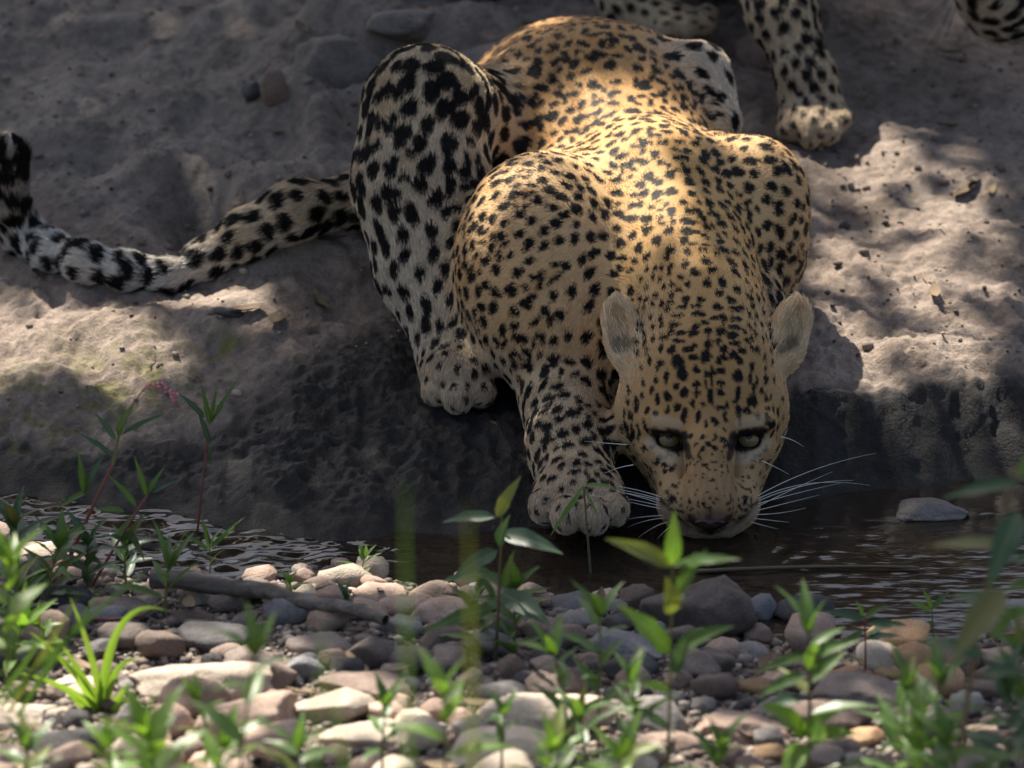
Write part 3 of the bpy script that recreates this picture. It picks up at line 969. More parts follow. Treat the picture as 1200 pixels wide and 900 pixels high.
og(60, 385, .17, .10, 10, .95)
og(330, 350, .08, .05, 0, .45)
og(1080, 240, .15, .3, 0, .2)
og(180, 360, .16, .08, 15, .95)
og(250, 330, .09, .035, 20, .8)
og(20, 420, .06, .05, 0, .8)
og(120, 322, .10, .04, 0, .8)
og(1020, 330, .10, .16, 0, .78)
og(1100, 270, .09, .18, 0, .6)
og(1010, 190, .06, .10, 0, .9)
og(1000, 420, .12, .07, 0, .8)
og(1120, 400, .07, .08, 0, .6)
og(430, 692, .15, .07, 0, 1.0)
og(350, 690, .05, .05, 0, .9)
og(245, 800, .16, .12, 0, 1.0)
og(430, 850, .15, .11, 0, 1.0)
og(635, 845, .17, .09, 0, 1.0)
og(60, 830, .13, .10, 0, 1.0)
og(130, 780, .07, .08, 0, .8)
og(1050, 770, .09, .05, 0, .7)
og(1000, 880, .2, .09, 0, .75)
og(760, 880, .10, .06, 0, .6)
og(180, 690, .06, .05, 0, .5)
og(50, 660, .13, .13, 0, .9)
og(110, 880, .22, .09, 0, 1.0)
og(600, 700, .06, .08, 0, .3)

r = np.random.default_rng(21)
NL = 40000
lx = r.uniform(-1.9, 1.9, NL); ly = r.uniform(-1.9, 1.9, NL); lz = HC + r.uniform(-.55, .55, NL)
# leaf positions are drawn where their shade would fall, then lifted into the crown
lp = np.stack([lx, ly, np.zeros(NL)], 1)
keep = np.ones(NL, bool)
nz = fbm(np.stack([lx * 9, ly * 9, 0 * lx], 1), 2)
for (cx, cy, rx, ry, rot, s) in OPEN:
    dx, dy = lx - cx, ly - cy
    a = (dx * math.cos(rot) + dy * math.sin(rot)) / rx
    b = (-dx * math.sin(rot) + dy * math.cos(rot)) / ry
    e = np.sqrt(a * a + b * b) + .22 * nz
    k = (1 - sstep(.70, 1.30, e)) * s
    keep &= r.random(NL) > k ** .45
for (q_, rx, ry) in ((P(655, 490, .06), .075, .055), (P(540, 440, .25), .06, .05), (P(830, 530, .0), .10, .07), (P(500, 130, .44), .07, .05), (pxg(588, 545), .06, .08), (pxg(470, 520), .10, .12)):
    c_ = sun_xy(q_)
    keep |= (((lx - c_[0]) / rx) ** 2 + ((ly - c_[1]) / ry) ** 2 < 1)  # leaves kept over spots meant to stay in shade
keep &= ~((ly < -.98) & (lx < .50) & (r.random(NL) < .92))
lp = lp[keep] + (TO_SUN / TO_SUN[2])[None] * lz[keep][:, None]
n = len(lp)
Lh, Lw = r.uniform(.035, .055, n), r.uniform(.016, .026, n)
ax = r.normal(size=(n, 3)); ax /= np.linalg.norm(ax, axis=1)[:, None]
up = TO_SUN[None] + r.normal(size=(n, 3)) * .55
bx = np.cross(up, ax); bx /= np.linalg.norm(bx, axis=1)[:, None]
ax = np.cross(bx, up); ax /= np.linalg.norm(ax, axis=1)[:, None]
V = np.stack([lp - ax * Lh[:, None], lp + bx * Lw[:, None], lp + ax * Lh[:, None], lp - bx * Lw[:, None]], 1).reshape(-1, 3)
m = Mat('shade_tree_leaf')
m.set(Base_Color=(.05, .085, .02, 1), Roughness=.5)
tree = empty('unseen_shade_tree', (-4.2, 5.2, float(ground_mid(-4.2, 5.2)) - .1))
tag(tree, 'unseen leafy tree over the bank, its crown shaped to shade the leopards in patches', 'tree')
cr = child_of(tree, put('crown', mesh_from('crown', V, np.arange(4 * n).reshape(-1, 4)), m.m))
cr['kind'] = 'stuff'
m = Mat('bark')
t_ = m.n('ShaderNodeTexCoord').outputs['Object']
m.l(m.ramp(m.noise(14, 5, .6, t_).outputs[0], [(.3, (.06, .045, .03)), (.7, (.17, .13, .10))]), m.b.inputs['Base Color'])
m.set(Roughness=.9)
BARK = m.m
bz = float(ground_mid(-4.2, 5.2)) - .2
cc = np.array([-1.1, 2.2, HC + .3])
child_of(tree, tube('trunk', bez((-4.2, 5.2, bz), (-4.1, 4.9, HC - .5), (-2.9, 3.9, HC + .4), 12), .22, .12, BARK, sides=12))
for k in range(9):
    e = np.array([r.uniform(-3.0, .6), r.uniform(.2, 4.0), HC + r.uniform(.55, .8)])
    # limbs run above the leaves, clear of the openings
    s0 = np.array((-2.9, 3.9, HC + .4))
    child_of(tree, tube('limb', bez(s0, (s0 + e) / 2 + np.array((0, 0, .35)), e, 8), .045, .008, BARK, sides=7))

# ------------------------------------------------------------------ second leopard above, mostly beyond the top edge
B = Body()
LV2 = None
gp = pxg(952, 168)
yb = float(gp[1])
cp((880, -120, yb + .20), (915, 10, yb + .10), 62, 36, 'foreleg', .03)
cp((915, 10, yb + .10), (944, 90, yb + .05), 37, 32, 'foreleg', .03)
cp((944, 90, yb + .05), (952, 128, yb + .03), 32, 36, 'foreleg', .02)
el((952, 140, yb + .015), (42, 52, 28), 'paw', .02, (0, -.7, -.6))
for (u, v, dy, r_) in ((925, 150, -.005, 17), (948, 158, -.02, 18), (970, 153, -.018, 18), (984, 138, .0, 16)):
    el((u, v, yb + dy), (r_, r_ * 1.3, r_ * .95), 'toe', .007, (0, -.6, -.7))
y2 = float(pxg(790, 46)[1])
cp((690, -70, y2 + .16), (735, 8, y2 + .04), 40, 26, 'foreleg', .03)
cp((735, 8, y2 + .04), (775, 24, y2 + .01), 27, 26, 'foreleg', .02)
el((795, 26, y2), (36, 34, 22), 'paw', .02, (1, -.1, 0))
for (u, v, dy, r_) in ((782, 34, -.03, 14), (803, 32, -.025, 15), (822, 27, -.01, 15), (826, 18, .02, 14)):
    el((u, v, y2 + dy), (r_ * 1.2, r_ * 1.2, r_), 'toe', .007, (1, -.3, -.2))
yc = yb + .30
cp((1010, -170, yc + .05), (860, -150, yc + .15), 110, 130, 'shoulder', .05)
cp((860, -150, yc + .15), (600, -120, yc + .25), 135, 130, 'back', .05)
cp((560, -60, yc + .10), (640, -120, yc + .3), 70, 110, 'haunch', .05)
cp((500, -52, yc + .06), (560, -60, yc + .10), 44, 60, 'hindleg', .03)
cp((1130, -95, yb + .22), (1010, -170, yc + .05), 78, 100, 'neck', .05)
y3 = yb + .16
el((1168, -22, y3), (58, 75, 66), 'hindleg', .03, (.6, .4, .5))
el((1118, -50, y3 - .03), (42, 50, 36), 'pad', .03, (.8, .3, .4))
el((1180, 2, y3 + .02), (52, 60, 52), 'hindleg', .03, (.6, .2, .5))
el((1205, -95, y3 + .03), (26, 20, 40), 'ear', .01, (.3, .4, 1))
LV2, LF2 = B.mesh(.0048)
LN2 = normals(LV2, LF2)
LA2, LT2 = skin_fields(B, LV2, LN2, LF2)
rec2 = scatter_spots(LV2, LN2, LA2, LT2, LF2, LA2[:, 0] < .06, 15)
leopard2 = empty('leopard', (float(P(850, 0, yb)[0]), yb + .2, G(.25, yb + .2)))
tag(leopard2, 'second spotted leopard higher on the bank, only forelegs and cheek in view at the top', 'leopard')
body_mesh(LV2, LF2, LN2, LA2, rec2, None, leopard2)
if FUR_N:
    child_of(leopard2, add_fur('fur', LV2, LN2, LF2, LA2, LT2, rec2, None, FUR_N // 5, 12))
w2 = .951 * y3 - .309 * .35 + .02
for (a, b, c) in [((1122, -12), (1108, 10), (1092, 32)), ((1120, -10), (1106, 20), (1083, 55)), ((1124, -8), (1112, 25), (1100, 52)), ((1118, -14), (1100, 5), (1078, 22)), ((1126, -8), (1120, 20), (1112, 46)), ((1116, -18), (1095, -4), (1070, 8))]:
    whisker(a, b, c, .0006, leopard2, (w2, w2 - .02, w2 - .02))

# ------------------------------------------------------------------ stones
def stone_mesh(name, seed, flat=.0, facets=6, lo=.68, hi=.95, rough=.05, sub=3):
    bm = bmesh.new()
    bmesh.ops.create_icosphere(bm, subdivisions=sub, radius=1.0)
    co = np.array([v.co[:] for v in bm.verts])
    r = np.random.default_rng(seed)
    for k in range(facets):
        n = r.normal(size=3); n /= np.linalg.norm(n)
        d = r.uniform(lo, hi)
        e = co @ n - d
        co -= np.where(e > 0, e * .93, 0)[:, None] * n
    co *= (1 + rough * fbm(co * 2.3 + seed * 3.1, 3) + rough * .5 * fbm(co * 6 + seed, 3))[:, None]
    mn, mx = co.min(0), co.max(0)
    co = (co - (mn + mx) / 2) / ((mx - mn) / 2)
    for v, c in zip(bm.verts, co): v.co = c
    for f in bm.faces: f.smooth = True
    me = bpy.data.meshes.new(name)
    bm.to_mesh(me); bm.free()
    return me

def stone_mat(name, dark, light, fleck, sc=18):
    m = Mat(name)
    tc = m.n('ShaderNodeTexCoord').outputs['Object']
    oi = m.n('ShaderNodeObjectInfo')
    off = m.n('ShaderNodeVectorMath', operation='ADD')
    m.l(tc, off.inputs[0]); m.l(oi.outputs['Location'], off.inputs[1])
    off2 = m.n('ShaderNodeVectorMath', operation='SCALE'); off2.inputs['Scale'].default_value = 1.0
    m.l(off.outputs[0], off2.inputs[0])
    g = m.n('ShaderNodeNewGeometry')
    a = m.noise(sc * 2.2, 5, .65, g.outputs['Position']); b = m.noise(sc * 22, 3, .7, g.outputs['Position'])
    mpp = m.n('ShaderNodeMapping'); mpp.inputs['Rotation'].default_value = (.4, .6, .3); mpp.inputs['Scale'].default_value = (1, 1, 4)
    m.l(off2.outputs[0], mpp.inputs['Vector'])
    ba = m.noise(1.3, 4, .6, mpp.outputs[0], .5)
    mid = tuple((x + y) / 2 for x, y in zip(dark, light))
    c = m.ramp(a.outputs[0], [(.28, dark), (.5, mid), (.72, light)])
    c = m.mix(m.math('MULTIPLY', m.math('GREATER_THAN', ba.outputs[0], .58), .35), c, fleck)
    c = m.mix(.75, c, m.ramp(b.outputs[0], [(.3, (.6, .6, .6)), (.5, (1, 1, 1)), (.7, (1.3, 1.3, 1.3))]), 'MULTIPLY')
    hs = m.n('ShaderNodeHueSaturation')
    m.l(c, hs.inputs['Color'])
    m.l(m.math('ADD', m.math('MULTIPLY', oi.outputs['Random'], .7), .65), hs.inputs['Value'])
    m.l(hs.outputs[0], m.b.inputs['Base Color'])
    m.set(Roughness=.72, Specular_IOR_Level=.35)
    m.bump(m.math('ADD', b.outputs[0], m.math('MULTIPLY', a.outputs[0], 2.0)), .6, .004)
    return m.m

SM = dict(
    cream=stone_mat('cream_stone', (.36, .285, .21), (.56, .47, .37), (.46, .36, .27)),
    rosy=stone_mat('rosy_stone', (.25, .165, .12), (.42, .31, .24), (.33, .22, .165)),
    brown=stone_mat('brown_stone', (.13, .09, .07), (.25, .18, .14), (.18, .13, .10)),
    grey=stone_mat('grey_stone', (.15, .132, .118), (.30, .27, .245), (.21, .18, .17)),
    dark=stone_mat('dark_stone', (.036, .033, .033), (.10, .092, .088), (.075, .065, .06)),
    mauve=stone_mat('mauve_stone', (.115, .090, .073), (.235, .185, .155), (.19, .145, .115)),
    ochre=stone_mat('ochre_stone', (.27, .15, .07), (.42, .26, .14), (.36, .25, .15)),
    blue=stone_mat('blue_grey_stone', (.10, .098, .10), (.22, .215, .215), (.16, .155, .155)),
)
SM['umber'] = stone_mat('umber_stone', (.055, .043, .038), (.125, .098, .086), (.09, .07, .06))
SM['clay'] = stone_mat('dry_clay', (.10, .085, .073), (.25, .215, .185), (.17, .145, .125), 9)
ROUND = [stone_mesh('stone_mesh', 100 + k, facets=9, lo=.60, hi=.95, rough=.15) for k in range(12)]
ANGLE = [stone_mesh('rock_mesh', 200 + k, facets=13, lo=.52, hi=.82, rough=.06) for k in range(7)]
BIGR = [stone_mesh('boulder_mesh', 300 + k, facets=11, lo=.55, hi=.9, rough=.15, sub=4) for k in range(6)]
PLACED = []
def stone(p, size, mat, mesh, rotz, label, group=None, tilt=(0, 0), sink=.22, name='stone'):
    me = mesh
    if len(me.materials) == 0: me.materials.append(None)
    o = put(name, me)
    o.material_slots[0].link = 'OBJECT'
    o.material_slots[0].material = SM[mat]
    o.location = (p[0], p[1], p[2] + size[2] * (1 - 2 * sink))
    o.scale = size
    o.rotation_euler = (tilt[0], tilt[1], rotz)
    tag(o, label, 'stone', group)
    return o
rs = np.random.default_rng(5)
LAND = []
def hero(u, v, w, h, mat, label, kind='r', short=None, rot=None, sink=.2, dep=.75):
    """a stone filling about w x h px round u, v"""
    q = pxg(u, v + h * .32)
    if q[2] < -.01:
        q = CAM + ray(u, v + h * .32) * (CAM[2] / -ray(u, v)[2]); q[2] = -.004
    sc = .001 * (8 + .951 * q[1] - .309 * q[2]) / 8
    sx = w * sc / 2 * 1.04
    sy = sx * dep
    hz = (h * sc - .30 * 2 * sy * .55) / .95 / 2 / (1 - sink * .6)
    hz = max(hz, sx * .30)
    me = {'r': ROUND, 'a': ANGLE, 'b': BIGR}[kind]
    me = me[int(rs.integers(len(me)))]
    rz = rs.uniform(-.3, .3) if rot is None else rot
    stone(q, (sx, sy, hz), mat, me, rz, label, tilt=(rs.uniform(-.12, .12), rs.uniform(-.12, .12)), sink=sink)
    PLACED.append((q[0], q[1], sx, sy))
    if short: LAND.append((u, v, short))
hero(405, 675, 64, 36, 'cream', 'smooth cream stone at the waterline left of centre, palest beside the water', 'r', 'the cream waterline stone')
hero(392, 697, 46, 28, 'rosy', 'rosy stone tucked in front of the cream waterline stone')
hero(446, 694, 62, 24, 'rosy', 'flat rosy stone right of the cream waterline stone')
hero(424, 712, 70, 24, 'rosy', 'long flat rosy stone behind the right end of the driftwood')
hero(372, 684, 44, 22, 'brown', 'brown stone touching the left side of the cream waterline stone')
hero(475, 708, 72, 30, 'rosy', 'rounded tan rosy stone beside the shadowed grey stone near centre')
hero(300, 690, 80, 30, 'rosy', 'broad tan stone in sun behind the driftwood', 'b', 'the broad tan stone')
hero(338, 702, 60, 28, 'rosy', 'tan stone in sun just right of the broad tan stone')
hero(262, 690, 40, 30, 'rosy', 'wet rosy stone at the left end of the sunlit stones')
hero(232, 684, 46, 32, 'brown', 'brown stone at the water edge above the driftwood tip')
hero(176, 693, 38, 26, 'rosy', 'pale rosy stone left of the driftwood tip', 'r', 'the pale rosy stone')
hero(136, 690, 26, 20, 'cream', 'small pale stone under the red-stemmed plant')
hero(146, 648, 22, 26, 'rosy', 'small upright tan stone standing in the water edge at left')
hero(40, 645, 84, 36, 'brown', 'broad brown stone half in the water at far left', 'b', 'the far left waterside stone', sink=.3)
hero(78, 700, 70, 40, 'dark', 'dark stone in the shade of the left leaves')
hero(128, 720, 56, 30, 'blue', 'blue grey stone below the small pale stone')
hero(152, 712, 60, 34, 'mauve', 'flat mauve stone left of the driftwood')
hero(225, 722, 50, 22, 'brown', 'olive brown stone between the driftwood and the dark slate stone')
hero(252, 745, 88, 38, 'dark', 'long blue-black slate stone in front of the driftwood', 'r', 'the blue-black slate stone')
hero(188, 757, 56, 44, 'brown', 'angular brown rock left of the blue-black slate stone', 'a', 'the angular brown rock')
hero(268, 762, 44, 22, 'brown', 'low brown stone right below the blue-black slate stone')
hero(145, 745, 60, 34, 'mauve', 'mauve stone behind the angular brown rock')
hero(50, 768, 44, 36, 'brown', 'tan brown stone at left above the pale slab', 'a', 'the tan brown stone')
hero(235, 800, 165, 56, 'cream', 'large pale flat slab in full sun at lower left', 'b', 'the large pale slab', rot=0, sink=.15, dep=.6)
hero(318, 793, 60, 44, 'brown', 'dark sided brown stone at the right end of the pale slab', 'a')
hero(286, 842, 140, 64, 'rosy', 'large rosy tan rock leaning in front of the pale slab', 'b', 'the large rosy rock', rot=.25, dep=.6)
hero(35, 838, 110, 40, 'cream', 'pale flat stone at the left edge in sun', 'b', 'the left edge pale stone', dep=.6)
hero(88, 842, 40, 28, 'dark', 'small dark stone sitting on the long charcoal stone')
hero(80, 868, 120, 48, 'dark', 'long charcoal stone low at the left', 'b', 'the long charcoal stone', dep=.6)
hero(152, 848, 36, 52, 'grey', 'upright pale grey stone below the grass tuft', 'r', 'the upright grey stone')
hero(200, 845, 50, 50, 'rosy', 'rosy stone leaning on the large rosy rock')
hero(90, 806, 84, 30, 'cream', 'pale tan flat stone left of the grass tuft', 'b')
hero(385, 826, 110, 36, 'cream', 'pale sand-coloured slab right of the large rosy rock', 'b', 'the sand-coloured slab', rot=0, dep=.7)
hero(430, 800, 110, 44, 'brown', 'broad flat brown stone behind the sand-coloured slab', 'b', dep=.8)
hero(430, 862, 110, 32, 'cream', 'pale slab at the bottom left of centre', 'b', 'the bottom pale slab', rot=0, dep=.7)
hero(390, 774, 36, 32, 'brown', 'small blocky brown stone below the driftwood end', 'a')
hero(436, 764, 64, 48, 'mauve', 'upright rounded mauve stone below the driftwood end', 'r', 'the upright mauve stone')
hero(375, 752, 80, 30, 'mauve', 'flat mauve stone under the driftwood end')
hero(478, 775, 60, 40, 'mauve', 'shadowed mauve stone right of the upright mauve stone')
hero(470, 733, 60, 36, 'grey', 'grey stone beside the end of the driftwood')
hero(508, 692, 60, 30, 'brown', 'dark brown rounded stone at the waterline near centre')
hero(525, 716, 84, 42, 'rosy', 'rusty rose stone left of the tall centre plant', 'b', 'the rusty rose stone')
hero(516, 748, 48, 34, 'mauve', 'mauve stone in front of the rusty rose stone')
hero(528, 765, 46, 32, 'grey', 'grey stone in the shade below the rusty rose stone')
hero(566, 690, 40, 22, 'blue', 'small blue grey stone behind the tall centre plant')
hero(676, 705, 70, 26, 'blue', 'long smooth blue grey stone at the waterline right of the tall plant', 'r', 'the long blue grey stone', rot=.05)
hero(678, 724, 54, 26, 'grey', 'pale grey stone in front of the long blue grey stone')
hero(634, 735, 56, 40, 'rosy', 'reddish brown stone right of the tall centre plant', 'r', 'the reddish brown stone')
hero(652, 752, 36, 28, 'mauve', 'mauve stone in front of the reddish brown stone')
hero(744, 704, 46, 40, 'brown', 'brown stone touching the left of the big dark boulder', 'r')
hero(820, 716, 138, 84, 'umber', 'big dark brown boulder at the waterline below the muzzle', 'b', 'the big dark boulder', rot=-.35, sink=.12, dep=.6)
hero(894, 720, 40, 38, 'blue', 'mottled grey rock between the dark boulder and the black rock', 'a')
hero(942, 722, 70, 38, 'dark', 'jagged black rock standing in the water edge', 'a', 'the jagged black rock', dep=.6)
hero(735, 708+45, 90, 34, 'blue', 'broad blue grey stone in shade left of the dark boulder', 'b', 'the broad blue grey stone')
hero(728, 728, 44, 26, 'dark', 'dark stone behind the broad blue grey stone')
hero(740, 782, 64, 34, 'dark', 'dark stone below the broad blue grey stone')
hero(655, 803, 78, 46, 'brown', 'squat brown rock in front of the tall centre plant', 'a', 'the squat brown rock', rot=.1)
hero(600, 786, 36, 42, 'brown', 'upright tan wedge stone left of the squat brown rock', 'a')
hero(616, 796, 34, 24, 'dark', 'small dark stone between the wedge stone and the squat brown rock')
hero(588, 812, 66, 36, 'dark', 'dark grey stone left of the squat brown rock')
hero(648, 772, 60, 34, 'dark', 'dark slate stone above the squat brown rock')
hero(878, 764, 56, 32, 'grey', 'grey stone below the mottled grey rock', 'r', 'the grey waterside stone')
hero(850, 757, 44, 28, 'rosy', 'rosy brown stone in front of the dark boulder')
hero(836, 776, 52, 34, 'mauve', 'shaded mauve stone below the rosy brown stone')
hero(838, 804, 56, 36, 'brown', 'rounded brown stone right of the centre right plant', 'r', 'the rounded brown stone')
hero(886, 803, 50, 24, 'ochre', 'tan ochre stone right of the rounded brown stone')
hero(1034, 768, 62, 44, 'cream', 'pale pinkish boulder at the waterline on the right', 'a', 'the pale pink boulder', rot=0)
hero(1072, 770, 56, 40, 'ochre', 'ochre and grey streaked stone touching the pale pink boulder', 'a')
hero(998, 788, 52, 24, 'ochre', 'bright orange ochre stone left of the pale pink boulder')
hero(1044, 790, 40, 18, 'ochre', 'flat orange stone in front of the pale pink boulder')
hero(1118, 768, 64, 40, 'rosy', 'rosy stone behind the right leaves at the waterline', 'b', 'the right rosy stone')
hero(1168, 772, 74, 40, 'rosy', 'rose tan boulder at the right edge of the waterline', 'b')
hero(960, 838, 130, 40, 'brown', 'long brown stone under the lower right plants', 'b', 'the long brown stone', dep=.7)
hero(1010, 812, 120, 34, 'mauve', 'flat mauve stone behind the long brown stone', 'b')
hero(870, 850, 110, 40, 'rosy', 'rosy brown stone at the bottom right of centre', 'b', 'the bottom rosy stone')
hero(790, 868, 90, 36, 'rosy', 'dusty rose stone at the bottom below the centre right plant', 'b')
hero(640, 842, 170, 34, 'cream', 'wide pale sunlit slab below the squat brown rock', 'b', 'the wide pale slab', rot=0, dep=.55)
hero(600, 878, 150, 36, 'cream', 'pale slab at the bottom edge in the middle', 'b', 'the bottom middle slab', rot=0, dep=.6)
hero(690, 828, 40, 28, 'cream', 'small cream stone on the wide pale slab')
hero(1090, 600, 84, 26, 'grey', 'grey wet stone half sunk in the stream on the right', 'b', 'the sunken grey stone', sink=.2)
hero(322, 103, 34, 46, 'brown', 'reddish brown stone stuck in the slope at upper left', 'r')
hero(294, 108, 24, 26, 'dark', 'dark clod left of the reddish brown stone on the slope', 'a')
hero(268, 366, 36, 12, 'dark', 'flat dark chip lying on the bank below the tail', 'a')
hero(888, 55, 60, 50, 'brown', 'brown stone between the two paws at the top', 'b')

hero(398, 66, 120, 86, 'clay', 'big rounded lump of hardened grey mud on the slope at upper left', 'b', sink=.42, rot=.3)
hero(478, 106, 110, 60, 'clay', 'low mud lump behind the raised knee of the drinking leopard', 'b', sink=.45, rot=.2)
hero(548, 62, 120, 40, 'clay', 'long pale mud ridge between the knee and the back of the drinking leopard', 'b', sink=.45, rot=.4)
hero(470, 20, 90, 40, 'clay', 'dark mud lump at the top edge left of the leopard back', 'b', sink=.4)

# the other stones of the gravel bar
cand = []
SZ = np.concatenate([rs.uniform(.024, .036, 70), rs.uniform(.014, .024, 700), rs.uniform(.008, .014, 2600)])
others = []
NAME = dict(cream='cream', rosy='rosy', brown='brown', grey='grey', dark='charcoal', mauve='mauve', ochre='ochre', blue='blue grey')
for s in SZ:
    if len(others) >= 200: break
    x = rs.uniform(-.66, .66); y = rs.uniform(-1.04, -.06)
    yn = float(interp(x, NEAR_SHORE))
    if y > yn + .015: continue
    sx = s * rs.uniform(.8, 1.25); sy = s * rs.uniform(.7, 1.1)
    if any((x - a) ** 2 / (sx * .86 + c * .86) ** 2 + (y - b) ** 2 / (sy * .86 + d * .86) ** 2 < 1 for (a, b, c, d) in PLACED): continue
    p = np.array([x, y, G(x, y)])
    u, v, _ = proj(p)
    if not (-20 < u < 1220 and v < 925): continue
    PLACED.append((x, y, sx, sy))
    if u > 850: pal = ['brown', 'rosy', 'mauve', 'ochre', 'grey', 'brown']
    elif v > 800: pal = ['rosy', 'cream', 'cream', 'brown', 'rosy', 'grey']
    elif v > 715: pal = ['mauve', 'grey', 'blue', 'dark', 'brown', 'mauve', 'rosy']
    else: pal = ['rosy', 'rosy', 'brown', 'mauve', 'cream']
    mt = pal[int(rs.integers(len(pal)))]
    ang = rs.random() < .55
    me = (ANGLE if ang else ROUND)[int(rs.integers(7))]
    sz = s * rs.uniform(.5, .8)
    o = stone(p, (sx, sy, sz), mt, me, rs.uniform(-.5, .5), None, 'loose stones of the gravel bar', tilt=(rs.uniform(-.25, .25), rs.uniform(-.25, .25)), sink=.15)
    size = 'large' if s > .033 else 'medium' if s > .022 else 'small' if s > .0155 else 'tiny'
    others.append((o, u, v, size, NAME[mt], 'angular' if ang else 'rounded'))
from collections import defaultdict
fam = defaultdict(list)
for (o, u, v, size, cn, sh) in others:
    d = sorted((math.hypot(u - a, (v - b) * 2), a, b, t) for (a, b, t) in LAND)[0]
    du, dv = u - d[1], v - d[2]
    rel = ('left of' if du < 0 else 'right of') if abs(du) > abs(dv) * 1.8 else ('behind' if dv < 0 else 'in front of')
    fam[(size, cn, sh, rel, d[3])].append((d[0], o))
ORD = ['nearest', 'second', 'third', 'fourth', 'fifth', 'sixth', 'seventh']
for (size, cn, sh, rel, t), l in fam.items():
    l.sort(key=lambda q: q[0])
    for k, (d, o) in enumerate(l):
        o['label'] = f'{size} {cn} {sh} stone {rel} {t}' if len(l) == 1 else f'{ORD[min(k, 6)]} {size} {cn} {sh} stone {rel} {t}, counting outward'

# grit between the stones and crumbs of mud on the bank
def scatter_bits(name, label, pts, sizes, mat, seed, kind='stuff'):
    r = np.random.default_rng(seed)
    bm = bmesh.new(); bmesh.ops.create_icosphere(bm, subdivisions=1, radius=1.0)
    b0 = np.array([v.co[:] for v in bm.verts]); f0 = np.array([[v.index for v in f.verts] for f in bm.faces]); bm.free()
    n = len(pts)
    sc = sizes[:, None] * r.uniform(.6, 1.25, (n, 3)) * np.array([1, 1, .75])
    jit = 1 + .38 * (r.random((n, len(b0))) - .5)
    th = r.uniform(0, 6.28, n)
    v = b0[None] * jit[..., None] * sc[:, None]
    c, s_ = np.cos(th)[:, None], np.sin(th)[:, None]
    v = np.stack([v[..., 0] * c - v[..., 1] * s_, v[..., 0] * s_ + v[..., 1] * c, v[..., 2]], -1) + pts[:, None]
    f = (f0[None] + (np.arange(n) * len(b0))[:, None, None]).reshape(-1, 3)
    me = mesh_from(name, v.reshape(-1, 3), f)
    a = me.attributes.new('tint', 'FLOAT', 'POINT')
    a.data.foreach_set('value', np.repeat(r.random(n), len(b0)).astype(np.float32))
    return tag(put(name, me, mat), label, kind=kind)
m = Mat('grit')
at = m.attr('tint')
m.l(m.ramp(at.outputs['Fac'], [(0, (.04, .034, .032)), (.25, (.10, .08, .068)), (.5, (.19, .14, .11)), (.75, (.28, .22, .175)), (1, (.46, .39, .31))]), m.b.inputs['Base Color'])
m.set(Roughness=.8)
n = 24000
x = rs.uniform(-.7, .7, n); y = rs.uniform(-1.1, 0, n)
k = y < interp(x, NEAR_SHORE) + .02
x, y = x[k], y[k]
sz = rs.uniform(.002, .0060, len(x)) * rs.choice([.7, 1, 1.5], len(x), p=[.4, .4, .2])
scatter_bits('gravel', 'fine gravel and grit filling the gaps between the stones', np.stack([x, y, ground_h(x, y) + sz * .3], 1), sz, m.m, 3)
m = Mat('mud_crumb')
at = m.attr('tint')
m.l(m.ramp(at.outputs['Fac'], [(0, (.05, .042, .036)), (.4, (.15, .115, .09)), (.8, (.24, .185, .145)), (1, (.34, .28, .23))]), m.b.inputs['Base Color'])
m.set(Roughness=.95)
n = 5200
x = rs.uniform(-.8, .8, n); y = rs.uniform(0, 1.6, n)
dn = fbm(np.stack([x * 5, y * 5, 0 * x], 1), 3)
k = (y > interp(x, FAR_SHORE) + .13 + .27 * np.exp(-((x + .12) / .25) ** 2) * (x < .2)) & (rs.random(n) < .35 + .8 * dn)
x, y = x[k], y[k]
sz = rs.uniform(.0015, .0045, len(x)) * rs.choice([.7, 1, 2.0], len(x), p=[.5, .42, .08])
scatter_bits('mud', 'crumbs of dry mud scattered over the bank', np.stack([x, y, ground_h(x, y) + sz * .35], 1), sz, m.m, 4)

# dead leaf scraps and bits of twig
m = Mat('dead_leaf')
at = m.attr('tint')
m.l(m.ramp(at.outputs['Fac'], [(0, (.05, .032, .02)), (.5, (.15, .095, .05)), (1, (.27, .20, .11))]), m.b.inputs['Base Color'])
m.set(Roughness=.8)
LVv, LFf, tint = [], [], []
for k in range(170):
    if k < 110:
        x, y = rs.uniform(-.62, .62), rs.uniform(-1.0, -.2)
        if y > interp(x, NEAR_SHORE): continue
    else:
        x, y = rs.uniform(-.7, .7), rs.uniform(.3, 1.4)
    z = G(x, y) + rs.uniform(.004, .02 if k < 110 else .006)
    th = rs.uniform(0, 6.28); L_ = rs.uniform(.010, .026); w_ = L_ * rs.choice([.08, .3, .4])
    d = np.array((math.cos(th), math.sin(th), rs.uniform(-.2, .2))); s_ = np.array((-math.sin(th), math.cos(th), rs.uniform(-.3, .3)))
    b0 = len(LVv)
    for t in (-1, -.33, .33, 1):
        ww = w_ * (1 - .85 * t * t); cz = np.array((0, 0, .25 * L_ * (t * t - .3)))
        for q in (-1, 0, 1):
            LVv.append(np.array((x, y, z)) + d * L_ * t + s_ * ww * q + cz + np.array((0, 0, abs(q) * ww * .5)))
    for i in range(3):
        for j in range(2):
            LFf.append((b0 + i * 3 + j, b0 + i * 3 + j + 1, b0 + i * 3 + j + 4, b0 + i * 3 + j + 3))
    tint += [rs.random()] * 12
me = mesh_from('litter', LVv, LFf)
a = me.attributes.new('tint', 'FLOAT', 'POINT'); a.data.foreach_set('value', np.array(tint, np.float32))
tag(put('litter', me, m.m), 'dead leaf scraps and twig bits lying over stones and bank', kind='stuff')

